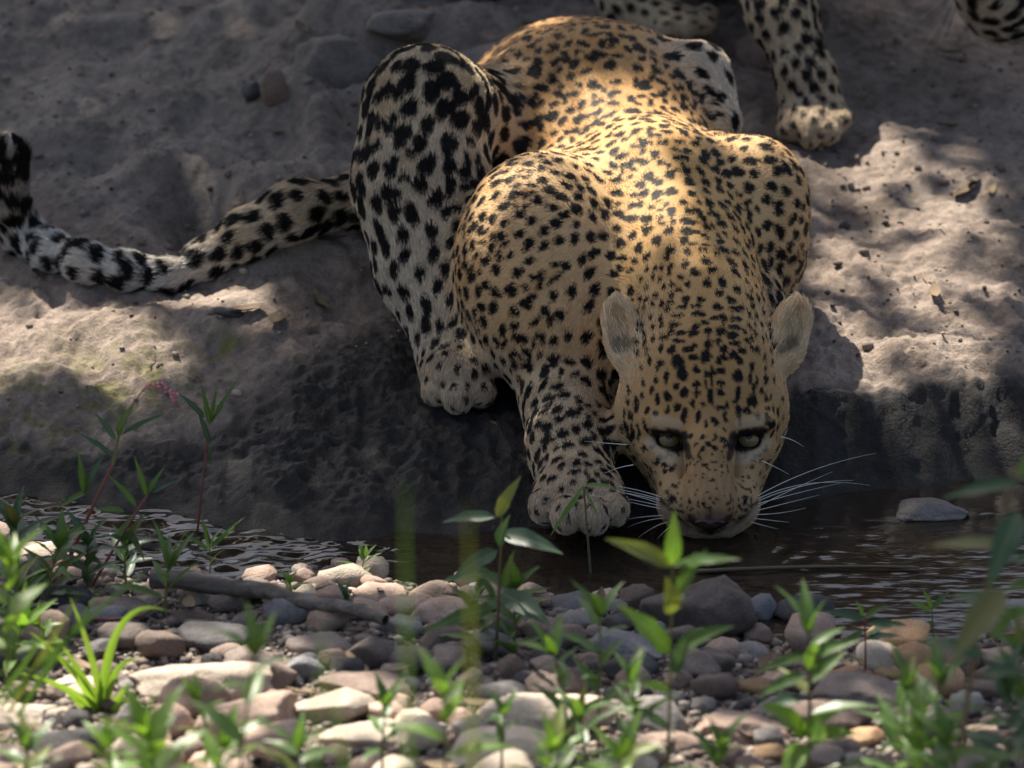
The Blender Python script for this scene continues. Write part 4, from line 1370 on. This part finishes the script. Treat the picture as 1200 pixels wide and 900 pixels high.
# driftwood
m = Mat('driftwood')
tc = m.n('ShaderNodeTexCoord').outputs['Object']
mp = m.n('ShaderNodeMapping'); mp.inputs['Scale'].default_value = (6, 90, 90); mp.inputs['Rotation'].default_value = (0, 0, .45)
m.l(tc, mp.inputs['Vector'])
nn_ = m.noise(1, 5, .65, mp.outputs[0])
m.l(m.ramp(nn_.outputs[0], [(.3, (.035, .028, .024)), (.55, (.13, .11, .095)), (.75, (.24, .21, .18))]), m.b.inputs['Base Color'])
m.set(Roughness=.85); m.bump(nn_.outputs[0], .8, .004)
a, b, c, d = pxg(178, 708), pxg(270, 716), pxg(370, 736), pxg(452, 754)
pts = [q + np.array((0, 0, .030 + .003 * math.sin(i * 1.7))) for i, q in enumerate([a + (b - a) * t for t in (0, .33, .66)] + [b + (c - b) * t for t in (0, .25, .5, .75)] + [c + (d - c) * t for t in (0, .33, .66, 1)])]
o = tube('driftwood_branch', pts, .0115, .0065, m.m, sides=10)
tag(o, 'weathered grey driftwood branch lying across the stones at left', 'branch')

# ------------------------------------------------------------------ plants
def leaf_mat(name, c1, c2, trans=.35):
    m = Mat(name)
    oi = m.n('ShaderNodeObjectInfo')
    tc = m.n('ShaderNodeTexCoord').outputs['Object']
    sx = m.n('ShaderNodeSeparateXYZ'); m.l(tc, sx.inputs[0])
    nz = m.noise(7, 3, .6, tc)
    c = m.mix(m.math('ADD', m.math('MULTIPLY', oi.outputs['Random'], .6), m.math('MULTIPLY', nz.outputs[0], .45)), c1, c2)
    vein = m.math('LESS_THAN', m.math('ABSOLUTE', sx.outputs[1]), .007)
    c = m.mix(m.math('MULTIPLY', vein, .5), c, (.22, .26, .10))
    old = m.math('GREATER_THAN', oi.outputs['Random'], .93)
    c = m.mix(m.math('MULTIPLY', old, .4), c, (.20, .15, .04))
    edge = m.ramp(m.noise(11, 4, .7, tc).outputs[0], [(.56, (0, 0, 0)), (.70, (1, 1, 1))])
    c = m.mix(m.math('MULTIPLY', edge, .35), c, (.10, .085, .035))
    m.l(c, m.b.inputs['Base Color'])
    m.set(Roughness=.42, Specular_IOR_Level=.45)
    tr = m.n('ShaderNodeBsdfTranslucent')
    m.l(m.mix(1.0, c, (1.5, 1.55, .6), 'MULTIPLY'), tr.inputs['Color'])
    mx = m.n('ShaderNodeMixShader'); mx.inputs[0].default_value = trans
    m.l(m.b.outputs[0], mx.inputs[1]); m.l(tr.outputs[0], mx.inputs[2])
    m.l(mx.outputs[0], m.out.inputs['Surface'])
    return m.m
LM = dict(mid=leaf_mat('green_leaf', (.045, .10, .022), (.085, .16, .035)),
          bright=leaf_mat('bright_leaf', (.09, .18, .03), (.15, .26, .05), .45),
          deep=leaf_mat('deep_green_leaf', (.022, .060, .034), (.045, .095, .045), .25),
          grass=leaf_mat('grass_leaf', (.11, .20, .03), (.19, .28, .06), .45))
def stem_mat(name, c1, c2):
    m = Mat(name)
    m.l(m.ramp(m.noise(60, 3).outputs[0], [(.35, c1), (.65, c2)]), m.b.inputs['Base Color'])
    m.set(Roughness=.5)
    return m.m
STM = dict(red=stem_mat('red_stem', (.14, .035, .03), (.22, .07, .05)), green=stem_mat('green_stem', (.09, .12, .03), (.14, .13, .05)), brown=stem_mat('brown_stem', (.07, .06, .03), (.11, .085, .045)))

def leaf_mesh(name, shape, n=8, droop=.16, fold=.28, wave=.0):
    V, F = [], []
    for i in range(n + 1):
        t = i / n
        w = shape(t)
        z = -droop * t * t + .04 * math.sin(t * 3.1)
        for s in (-1, -.5, 0, .5, 1):
            V.append((t, s * w, z + fold * abs(s) * w + wave * math.sin(t * 17 + s) * abs(s) * w))
    for i in range(n):
        for k in range(4):
            a = i * 5 + k
            F.append((a, a + 1, a + 6, a + 5))
    return mesh_from(name, V, F)
lance = lambda t: .004 + .135 * (math.sin(math.pi * min(1, t ** .72)) ** .9) * (1 - .25 * t)
narrow = lambda t: .003 + .085 * (math.sin(math.pi * min(1, t ** .75)) ** .9)
LMESH = [leaf_mesh('leaf_mesh', lance, droop=d, fold=f, wave=w) for d, f, w in ((.10, .3, .1), (.22, .22, .15), (.34, .25, .2), (.05, .42, .1), (.16, .1, .25))]
NMESH = [leaf_mesh('narrow_leaf_mesh', narrow, droop=d, fold=f, wave=w) for d, f, w in ((.10, .3, .1), (.24, .25, .2), (.02, .4, .1))]
for me in LMESH + NMESH: me.materials.append(None)

def leaf(parent, a, b, up, mat, width=1.0, mesh=None, label=None):
    a, b = np.asarray(a, float), np.asarray(b, float)
    L = np.linalg.norm(b - a)
    x = (b - a) / L
    z = np.asarray(up, float) - (np.asarray(up, float) @ x) * x
    z /= np.linalg.norm(z)
    y = np.cross(z, x)
    o = put('leaf', mesh)
    o.material_slots[0].link = 'OBJECT'
    o.material_slots[0].material = LM[mat]
    o.matrix_world = Matrix(((x[0] * L, y[0] * L * width, z[0] * L, a[0]), (x[1] * L, y[1] * L * width, z[1] * L, a[1]), (x[2] * L, y[2] * L * width, z[2] * L, a[2]), (0, 0, 0, 1)))
    o.parent = parent
    o.matrix_parent_inverse = Matrix.Translation(-parent.location)
    if label: o['label'] = label
    return o
rp = np.random.default_rng(77)

def herb(base, top, label, n=8, L=.05, mat='mid', stem='green', bend=.02, explicit=(), low=.25, narrow_=False, group=None, cat='plant', crown=4, name='plant', width=1.0, thick=.0020):
    """an upright leafy herb from base to top (points of the place), leaves in a spiral plus a tuft at the tip"""
    base, top = np.asarray(base, float), np.asarray(top, float)
    L = L * (1.32 if L > .04 else 1.1)
    e = empty(name, base)
    tag(e, label, cat, group)
    H = np.linalg.norm(top - base)
    sag = rp.normal(size=3) * bend; sag[2] = 0
    pts = bez(base - np.array((0, 0, .01)), (base + top) / 2 + sag, top, 10)
    child_of(e, tube('stem', pts, thick, thick * .55, STM[stem], sides=6))
    ms = NMESH if narrow_ else LMESH
    ph = rp.uniform(0, 6.28)
    for k in range(n):
        t = low + (1 - low) * (k + .3) / n
        p = pts[min(9, int(t * 9))] + (pts[min(9, int(t * 9) + 1)] - pts[min(9, int(t * 9))]) * (t * 9 % 1)
        ph += 2.4 + rp.normal() * .25
        l = L * rp.uniform(.75, 1.15) * (1.05 - .35 * t)
        el_ = rp.uniform(.05, .75) + .25 * t
        d = np.array((math.cos(ph) * math.cos(el_), math.sin(ph) * math.cos(el_), math.sin(el_)))
        leaf(e, p, p + d * l, (0, -.15, 1), mat, width * rp.uniform(.9, 1.15), ms[int(rp.integers(len(ms)))])
    ax = (pts[-1] - pts[-2]) / np.linalg.norm(pts[-1] - pts[-2])
    for k in range(crown):
        ph += 2.4
        d = ax * .95 + .75 * np.array((math.cos(ph), math.sin(ph), 0)) * (.35 + .25 * k)
        d /= np.linalg.norm(d)
        leaf(e, top, top + d * L * rp.uniform(.55, .85), (math.cos(ph) * -.6, math.sin(ph) * -.6 - .3, .8), mat, width, ms[int(rp.integers(len(ms)))])
    for (a, b, y, wd, mt) in explicit:
        pa, pb = P(a[0], a[1], y[0]), P(b[0], b[1], y[1])
        leaf(e, pa, pb, (0, -.75, .8), mt, wd, LMESH[int(rp.integers(len(LMESH)))])
    return e

# the tall plant in the middle
b = pxg(580, 775); y0 = float(b[1])
herb(b, P(588, 600, y0 - .02), 'tall green herb with long leaves growing from the stones in the middle', n=0, crown=0, stem='brown', bend=.004, thick=.0026, explicit=[
    ((582, 606), (606, 560), (y0 - .02, y0 - .03), 1.1, 'mid'), ((580, 606), (514, 605), (y0 - .02, y0 + .0), .85, 'deep'), ((587, 626), (652, 638), (y0 - .02, y0 - .07), 1.15, 'deep'),
    ((585, 640), (590, 610), (y0 - .03, y0 - .06), 1.1, 'deep'), ((583, 645), (528, 674), (y0 - .02, y0 - .05), 1.25, 'deep'), ((590, 690), (600, 648), (y0 - .02, y0 - .03), .8, 'mid'), ((578, 672), (515, 678), (y0, y0 + .03), .9, 'mid'),
    ((588, 695), (643, 728), (y0 - .02, y0 - .09), 1.25, 'deep'), ((580, 712), (498, 734), (y0 - .02, y0 - .06), .8, 'mid'), ((580, 700), (560, 668), (y0 + .02, y0 + .03), .9, 'mid'), ((586, 675), (612, 690), (y0, y0 + .03), 1.0, 'mid')])
b2 = pxg(604, 772)
herb(b2, b2 + np.array((0, 0, .08)), 'low bushy green herb at the foot of the tall middle plant', n=12, L=.05, mat='mid', low=.1, crown=4)
b2 = pxg(566, 770)
herb(b2, b2 + np.array((-.01, 0, .055)), 'small green herb left of the foot of the tall middle plant', n=8, L=.042, mat='mid', low=.1, crown=3)
# the near plant in front of the muzzle
y1 = -1.02
herb(P(782, 905, y1 + .02), P(788, 665, y1), 'upright green herb with a three-leaved tip in front of the muzzle', n=3, L=.05, crown=0, bend=.004, thick=.0022, low=.15, stem='green', explicit=[
    ((788, 662), (790, 605), (y1, y1 - .01), 1.25, 'bright'), ((786, 664), (712, 630), (y1, y1 - .03), .95, 'mid'), ((790, 664), (858, 648), (y1, y1 - .05), .7, 'mid'), ((792, 700), (826, 645), (y1, y1 - .02), 1.0, 'mid'),
    ((788, 718), (782, 678), (y1 - .02, y1 - .05), 1.5, 'mid'), ((785, 765), (735, 708), (y1, y1 - .04), 1.1, 'mid'), ((790, 762), (858, 732), (y1, y1 - .03), .95, 'mid'), ((790, 790), (805, 745), (y1 - .01, y1 - .03), 1.2, 'deep'),
    ((785, 812), (750, 800), (y1, y1 - .03), 1.0, 'bright')])
y1 = -.88
herb(P(700, 892, y1), P(703, 725, y1), 'slim herb with paired leaves left of the near upright herb', n=7, L=.050, mat='mid', bend=.006, low=.35, crown=3)
herb(P(655, 905, y1), P(650, 770, y1), 'herb with arching leaves over the wide pale slab', n=7, L=.046, mat='mid', bend=.01, low=.25)
herb(P(735, 915, y1 - .1), P(742, 800, y1 - .1), 'leafy dark herb at the bottom between two taller herbs', n=9, L=.05, mat='mid', bend=.01, low=.2)
herb(P(690, 925, y1 - .12), P(680, 845, y1 - .12), 'short dark herb at the bottom right of the wide pale slab', n=8, L=.05, mat='mid', low=.2)
# lower right
y1 = -1.0
herb(P(945, 930, y1), P(948, 745, y1), 'stout herb with broad pale leaves at the bottom right', n=5, L=.06, crown=3, mat='mid', bend=.004, low=.35, thick=.0028, stem='brown', explicit=[
    ((944, 862), (898, 822), (y1 - .02, y1 - .06), 1.3, 'bright'), ((944, 860), (968, 832), (y1 - .02, y1 - .05), 1.3, 'bright'), ((946, 868), (990, 850), (y1 - .02, y1 - .06), 1.3, 'bright'), ((942, 872), (920, 905), (y1 - .02, y1 - .08), 1.6, 'bright'),
    ((946, 800), (992, 760), (y1, y1 + .02), 1.1, 'mid'), ((944, 790), (885, 812), (y1, y1 + .0), 1.0, 'mid'), ((946, 770), (1005, 748), (y1, y1 - .02), 1.0, 'mid'), ((944, 768), (890, 782), (y1, y1 - .02), .9, 'mid'), ((944, 818), (880, 826), (y1, y1 + .02), .9, 'deep')])
b = pxg(1013, 800); y0 = float(b[1])
herb(b, P(1013, 725, y0), 'small herb standing before the pale pink boulder', n=2, L=.04, crown=0, stem='red', bend=.003, thick=.0017, explicit=[
    ((1012, 726), (966, 712), (y0, y0 - .01), .9, 'deep'), ((1014, 724), (1040, 708), (y0, y0 - .01), 1.0, 'mid'), ((1012, 722), (1003, 703), (y0, y0), .9, 'bright'), ((1015, 748), (1052, 742), (y0, y0 - .02), .9, 'deep'), ((1016, 732), (1066, 728), (y0, y0 + .01), .8, 'deep'), ((1011, 740), (980, 760), (y0, y0 - .02), .9, 'mid')])
b = pxg(1096, 757); y0 = float(b[1])
herb(b, P(1092, 712, y0), 'tiny pale seedling at the waterline on the right', n=1, L=.03, crown=0, stem='green', bend=.002, thick=.0013, explicit=[
    ((1092, 713), (1082, 690), (y0, y0), .9, 'bright'), ((1091, 716), (1068, 704), (y0, y0 - .01), 1.0, 'bright'), ((1093, 714), (1114, 690), (y0, y0 + .01), .9, 'mid'), ((1094, 728), (1066, 748), (y0, y0 - .02), .9, 'mid')])
y1 = -1.35
herb(P(1128, 860, y1 + .05), P(1190, 545, y1), 'tall dark leaved herb leaning in from the right edge', n=0, crown=0, stem='brown', bend=.006, thick=.0030, explicit=[
    ((1196, 566), (1104, 580), (y1, y1 + .0), .75, 'deep'), ((1196, 560), (1204, 530), (y1, y1), 1.3, 'mid'), ((1186, 640), (1088, 632), (y1, y1 + .03), .7, 'deep'), ((1194, 600), (1160, 680), (y1 - .02, y1 - .08), 1.3, 'deep'),
    ((1176, 690), (1118, 768), (y1 - .02, y1 - .08), 1.35, 'deep'), ((1172, 700), (1110, 698), (y1, y1 + .02), .9, 'deep'), ((1180, 690), (1240, 672), (y1, y1), .9, 'mid'), ((1165, 720), (1235, 715), (y1, y1 + .02), .8, 'mid'), ((1184, 660), (1235, 640), (y1, y1), .9, 'deep'),
    ((1160, 750), (1200, 705), (y1, y1), .9, 'mid'), ((1155, 770), (1078, 742), (y1, y1 + .02), .9, 'deep'), ((1150, 790), (1210, 780), (y1, y1 - .02), 1.0, 'deep')])
k = 0
for (u, v, tu, tv, y, m_, lab) in [
        (1050, 930, 1062, 812, -1.08, 'mid', 'leafy herb low at the right beside the long brown stone'), (1095, 930, 1100, 800, -1.02, 'mid', 'bushy herb in the lower right corner, behind the darker ones'),
        (1175, 930, 1180, 815, -1.15, 'deep', 'dark herb at the lower right edge'),
        (1205, 930, 1196, 770, -1.05, 'mid', 'herb at the right edge below the leaning dark herb'), 
        (1120, 950, 1112, 872, -1.25, 'mid', 'low herb at the very bottom right corner'), (1075, 945, 1078, 855, -1.2, 'bright', 'pale green low herb at the bottom right')]:
    herb(P(u, v, y), P(tu, tv, y), lab, n=10, L=.058, mat=m_, low=.25, bend=.012, crown=4, group='herbs of the lower right corner')
# red-stemmed plants at the left, with pink flowers
b = pxg(62, 690); y0 = float(b[1])
e = herb(b, P(132, 545, y0), 'red-stemmed herb with a drooping pink flower spike at the left', n=0, crown=0, stem='red', bend=.004, thick=.0032, explicit=[
    ((133, 535), (94, 505), (y0, y0), .55, 'deep'), ((136, 516), (112, 482), (y0, y0), .7, 'deep'), ((137, 510), (150, 475), (y0, y0 - .01), .75, 'mid'), ((142, 510), (196, 483), (y0, y0), .45, 'deep'),
    ((100, 580), (92, 530), (y0, y0), .7, 'mid'), ((98, 578), (118, 535), (y0, y0), .7, 'deep'), ((105, 575), (64, 596), (y0, y0), .6, 'mid'), ((78, 650), (52, 612), (y0, y0 - .03), .8, 'deep'), ((84, 640), (120, 660), (y0, y0 - .05), .8, 'deep')])
child_of(e, tube('stem', bez(P(132, 545, y0), P(138, 518, y0), P(141, 500, y0)), .0022, .0015, STM['green'], sides=6))
pk = Mat('pink_flower'); pk.l(pk.ramp(pk.n('ShaderNodeObjectInfo').outputs['Random'], [(0, (.45, .09, .13)), (1, (.65, .25, .32))]), pk.b.inputs['Base Color']); pk.set(Roughness=.5)
spike = bez(P(140, 512, y0), P(178, 405, y0), P(211, 480, y0), 24)
child_of(e, tube('flower_stalk', spike, .0008, .0006, STM['red'], sides=5))
bm = bmesh.new(); bmesh.ops.create_icosphere(bm, subdivisions=2, radius=1.0)
for vv in bm.verts:
    if vv.co.z > 0: vv.co.x *= 1 - .5 * vv.co.z; vv.co.y *= 1 - .5 * vv.co.z
for f in bm.faces: f.smooth = True
fm = bpy.data.meshes.new('flower_bud'); bm.to_mesh(fm); bm.free(); fm.materials.append(pk.m)
for k in range(20):
    t = rp.uniform(.42, 1.0) if k > 5 else .55 + .08 * k
    p = spike[min(23, int(t * 23))] + rp.normal(size=3) * .0022
    o = put('flower', fm); o.location = p; s = rp.uniform(.0016, .0027); o.scale = (s * .8, s * .8, s * 1.2); o.rotation_euler = rp.uniform(0, 3, 3)
    child_of(e, o)
b = pxg(100, 690); y0 = float(b[1])
herb(b, P(178, 572, y0), 'thin red-stemmed herb leaning right at the left waterside', n=0, crown=0, stem='red', bend=.008, thick=.0022, explicit=[
    ((172, 582), (158, 535), (y0, y0), .55, 'mid'), ((172, 580), (190, 548), (y0, y0), .7, 'mid'), ((172, 582), (206, 558), (y0, y0), .6, 'deep'), ((160, 594), (128, 556), (y0, y0), .6, 'mid'), ((160, 600), (172, 612), (y0, y0), .6, 'deep'), ((146, 600), (112, 592), (y0, y0), .9, 'mid'), ((150, 620), (170, 655), (y0, y0 - .02), .8, 'deep'), ((138, 632), (155, 600), (y0, y0), .8, 'mid')])
b = pxg(226, 668); y0 = float(b[1])
e = herb(b, P(243, 512, y0), 'bare red-stemmed herb with a few narrow leaves at its tip', n=0, crown=0, stem='red', bend=.0, thick=.0020, explicit=[
    ((246, 520), (232, 480), (y0, y0), .6, 'deep'), ((240, 490), (210, 460), (y0, y0), .7, 'deep'), ((246, 498), (236, 450), (y0, y0), .5, 'mid'), ((247, 496), (254, 452), (y0, y0), .4, 'mid'), ((248, 496), (276, 444), (y0, y0), .35, 'mid'), ((244, 522), (248, 546), (y0, y0), .6, 'deep'), ((210, 640), (178, 615), (y0, y0), .6, 'mid')])
b = pxg(244, 690); y0 = float(b[1])
herb(b, P(246, 640, y0), 'small slender green herb beside the bare red stem', n=3, L=.035, crown=2, stem='green', bend=.002, thick=.0012, narrow_=True, explicit=[((246, 642), (272, 620), (y0, y0), .7, 'mid'), ((246, 642), (236, 605), (y0, y0), .6, 'mid'), ((244, 645), (216, 625), (y0, y0), .7, 'mid'), ((252, 640), (282, 605), (y0, y0), .35, 'mid')])
b = pxg(192, 712); y0 = float(b[1])
herb(b + np.array((0, -.05, 0)), P(196, 668, y0 - .05), 'fan of narrow green leaves at the tip of a red runner', n=5, L=.055, low=.5, crown=3, stem='green', narrow_=True, mat='mid')
o = tube('runner_stem', [pxg(u, v) + np.array((0, 0, .012)) for (u, v) in ((-40, 740), (30, 737), (80, 736), (130, 738), (165, 734), (190, 718))], .0022, .0016, STM['red'], sides=6)
tag(o, 'thin crimson plant runner lying over the stones at left', 'stem')
for (u, v, h, n, L_, m_, dx, lab) in [
        (20, 700, .085, 10, .055, 'deep', .0, 'dark leafy herb behind the far left waterside stone'), (60, 715, .075, 12, .05, 'mid', .01, 'leafy herb in the shade at the foot of the red-stemmed herb'),
        (105, 700, .065, 10, .048, 'deep', .0, 'dark leafy herb right of the foot of the red-stemmed herb'), (150, 690, .055, 8, .045, 'deep', .0, 'dark low herb left of the bare red stem'),
        (30, 745, .06, 10, .05, 'mid', -.01, 'green herb in front of the shaded left herbs')]:
    b = pxg(u, v)
    herb(b, b + np.array((dx, -.01, h)), lab, n=n, L=L_, mat=m_, low=.15, bend=.01, group='leafy herbs at the left')
y1 = -1.0
herb(P(8, 800, y1), P(12, 665, y1), 'bright sunlit herb at the left edge', n=6, L=.055, mat='bright', low=.3, bend=.006, crown=4, width=1.3)
b = pxg(10, 800); herb(b, b + np.array((.015, 0, .06)), 'bright low herb at the left edge above the pale stone', n=9, L=.05, mat='bright', low=.15)
b = pxg(36, 775); herb(b, b + np.array((.01, 0, .04)), 'little bright herb beside the tan brown stone', n=6, L=.04, mat='bright', low=.15)
# seedlings on the sunlit stones
for (u, v, tv, n, L_, m_, lab) in [(338, 712, 684, 5, .030, 'bright', 'bright seedling on the sunlit stones left of the cream stone'), (425, 684, 655, 4, .034, 'mid', 'seedling standing in front of the cream waterline stone'), (404, 730, 702, 5, .032, 'deep', 'dark green seedling behind the driftwood end'),
        (330, 716, 706, 4, .016, 'bright', 'tiny bright seedling in the grit before the tan stone'), (560, 735, 690, 6, .035, 'mid', 'small herb between the rusty rose stone and the tall plant')]:
    b = pxg(u, v); t = P(u + 2, tv, float(b[1]))
    herb(b, t, lab, n=n, L=L_, mat=m_, low=.4, bend=.002, crown=3, thick=.0012)
# near blurred herbs along the bottom
for (u, v, tu, tv, y, n, L_, m_, lab) in [
        (278, 930, 298, 770, -1.35, 5, .055, 'mid', 'herb in front of the large rosy rock, its leaves out of focus'), (448, 905, 452, 828, -1.0, 6, .042, 'mid', 'small herb over the bottom pale slab'),
        (518, 930, 520, 815, -1.3, 4, .06, 'bright', 'broad leaved bright herb at the bottom left of the middle slab'), (588, 900, 590, 840, -1.0, 6, .04, 'mid', 'little herb in front of the wide pale slab at its left end'),
        (180, 950, 175, 868, -1.3, 7, .065, 'bright', 'bright pale herb at the bottom left'), (240, 950, 262, 880, -1.25, 6, .06, 'bright', 'bright herb at the bottom right of the long charcoal stone'),
        (130, 945, 128, 880, -1.2, 5, .05, 'bright', 'bright herb low in front of the long charcoal stone'), (20, 940, 30, 880, -1.2, 6, .05, 'mid', 'green herb in the bottom left corner'),
        (345, 940, 350, 880, -1.2, 5, .05, 'mid', 'green herb at the bottom between the rosy rock and the pale slab'), (240, 880, 232, 822, -1.05, 6, .04, 'bright', 'bright small herb against the large rosy rock'),
        (640, 945, 645, 885, -1.2, 6, .055, 'bright', 'bright herb at the bottom edge right of the middle slab'), (840, 945, 845, 880, -1.15, 6, .05, 'mid', 'green herb at the bottom under the bottom rosy stone'), (720, 950, 728, 890, -1.2, 6, .05, 'bright', 'bright low herb at the bottom edge between darker herbs')]:
    herb(P(u, v, y), P(tu, tv, y), lab, n=n, L=L_, mat=m_, low=.35, bend=.006, crown=4, width=1.15, group='near herbs along the bottom')

# grass: each blade a part of its tuft
def blade_mesh(pts, w, name='blade'):
    pts = np.asarray(pts, float)
    n = len(pts)
    V, F = [], []
    for i in range(n):
        t = i / (n - 1)
        d = pts[min(i + 1, n - 1)] - pts[max(i - 1, 0)]
        d /= np.linalg.norm(d)
        s = np.cross(d, (0, -1, .15)); s /= max(np.linalg.norm(s), 1e-6)
        up = np.cross(s, d)
        ww = w * (1 - t ** 2.2) * (.6 + .4 * min(1, t * 4)) + .0002
        V += [pts[i] - s * ww + up * ww * .35, pts[i], pts[i] + s * ww + up * ww * .35]
    for i in range(n - 1):
        for k in range(2):
            a = i * 3 + k
            F.append((a, a + 1, a + 4, a + 3))
    return mesh_from(name, V, F)
def tuft(label, blades, base, w=.004, mat='grass', group=None):
    e = empty('grass_tuft', base)
    tag(e, label, 'grass', group)
    for pts in blades:
        me = blade_mesh(pts, w)
        child_of(e, put('blade', me, LM[mat]))
    return e
b = pxg(122, 832); y0 = float(b[1])
def bl(*uv, dy=0.0): return bez(P(*uv[0], y0), P(*uv[1], y0 + dy * .5), P(*uv[2], y0 + dy), 12)
tuft('bright yellow-green grass tuft with arching blades at lower left', [
    bl((120, 832), (112, 770), (82, 700)), bl((118, 832), (105, 800), (60, 738)), bl((116, 830), (130, 690), (196, 716), dy=-.04), bl((125, 832), (128, 770), (166, 772), dy=-.03), bl((115, 832), (90, 780), (34, 740), dy=-.02),
    bl((112, 832), (80, 800), (20, 788), dy=-.05), bl((122, 835), (120, 790), (138, 750)), bl((128, 835), (140, 815), (152, 800), dy=-.02), bl((118, 835), (100, 815), (90, 790), dy=-.04), bl((121, 836), (124, 815), (112, 780), dy=.03), bl((126, 838), (136, 828), (160, 812), dy=-.05), bl((110, 838), (98, 830), (74, 806), dy=-.02)], b, .0042)
y0 = -1.2; b = P(40, 800, y0)
tuft('dark green grass tuft sweeping right at the left edge', [bl((0, 830), (60, 760), (170, 668)), bl((10, 835), (50, 770), (90, 700)), bl((-10, 830), (30, 780), (66, 720)), bl((20, 840), (70, 760), (120, 690))], b, .0030, 'mid')
# tall near grass blades, far out of focus
for (u0, v0, u1, v1, u2, v2, y, w, lab) in [
        (480, 960, 476, 780, 474, 560, -2.7, .0022, 'tall upright grass blade left of the middle, far out of focus'), (556, 980, 552, 800, 549, 590, -2.7, .0026, 'tall upright grass blade beside the middle herb, far out of focus'),
        (415, 960, 392, 820, 372, 735, -2.5, .0018, 'thin grass blade leaning left before the sand-coloured slab'), (368, 960, 366, 830, 380, 742, -2.6, .0018, 'thin upright grass blade before the large rosy rock')]:
    y0 = y
    b = np.array([*P(u0, 1100, y)[:2], 0]); b[2] = G(b[0], b[1])
    e = empty('tall_grass', b); tag(e, lab, 'grass')
    p0 = P(u0, v0, y)
    pts = np.concatenate([np.linspace(b, p0, 6)[:-1], bez(p0, P(u1, v1, y), P(u2, v2, y), 12)])
    child_of(e, put('blade', blade_mesh(pts, w), LM['mid']))
# dry drooping stalk in the water before the forepaw
b = P(693, 668, -.14); b[2] = 0.0
e = empty('reed_stalk', b)
tag(e, 'thin dry stalk with drooping leaves standing in the water before the forepaw', 'stalk')
child_of(e, tube('stem', bez(b - np.array((0, 0, .01)), P(688, 620, -.13), P(684, 570, -.12), 9), .0016, .0010, STM['brown'], sides=5))
for (a, c, w_) in (((684, 572), (646, 622), .5), ((684, 570), (714, 566), .5), ((685, 575), (700, 600), .45), ((684, 568), (672, 590), .5)):
    leaf(e, P(*a, -.12), P(*c, -.16), (0, -.8, .6), 'bright', w_, NMESH[1])
# small twig and flecks drifting on the water
o = tube('floating_twig', bez(np.array((.20, -.145, .003)), np.array((.36, -.120, .004)), np.array((.47, -.130, .003)), 8), .0028, .0016, STM['brown'], sides=6)
tag(o, 'thin dark twig floating on the stream right of the muzzle', 'twig')
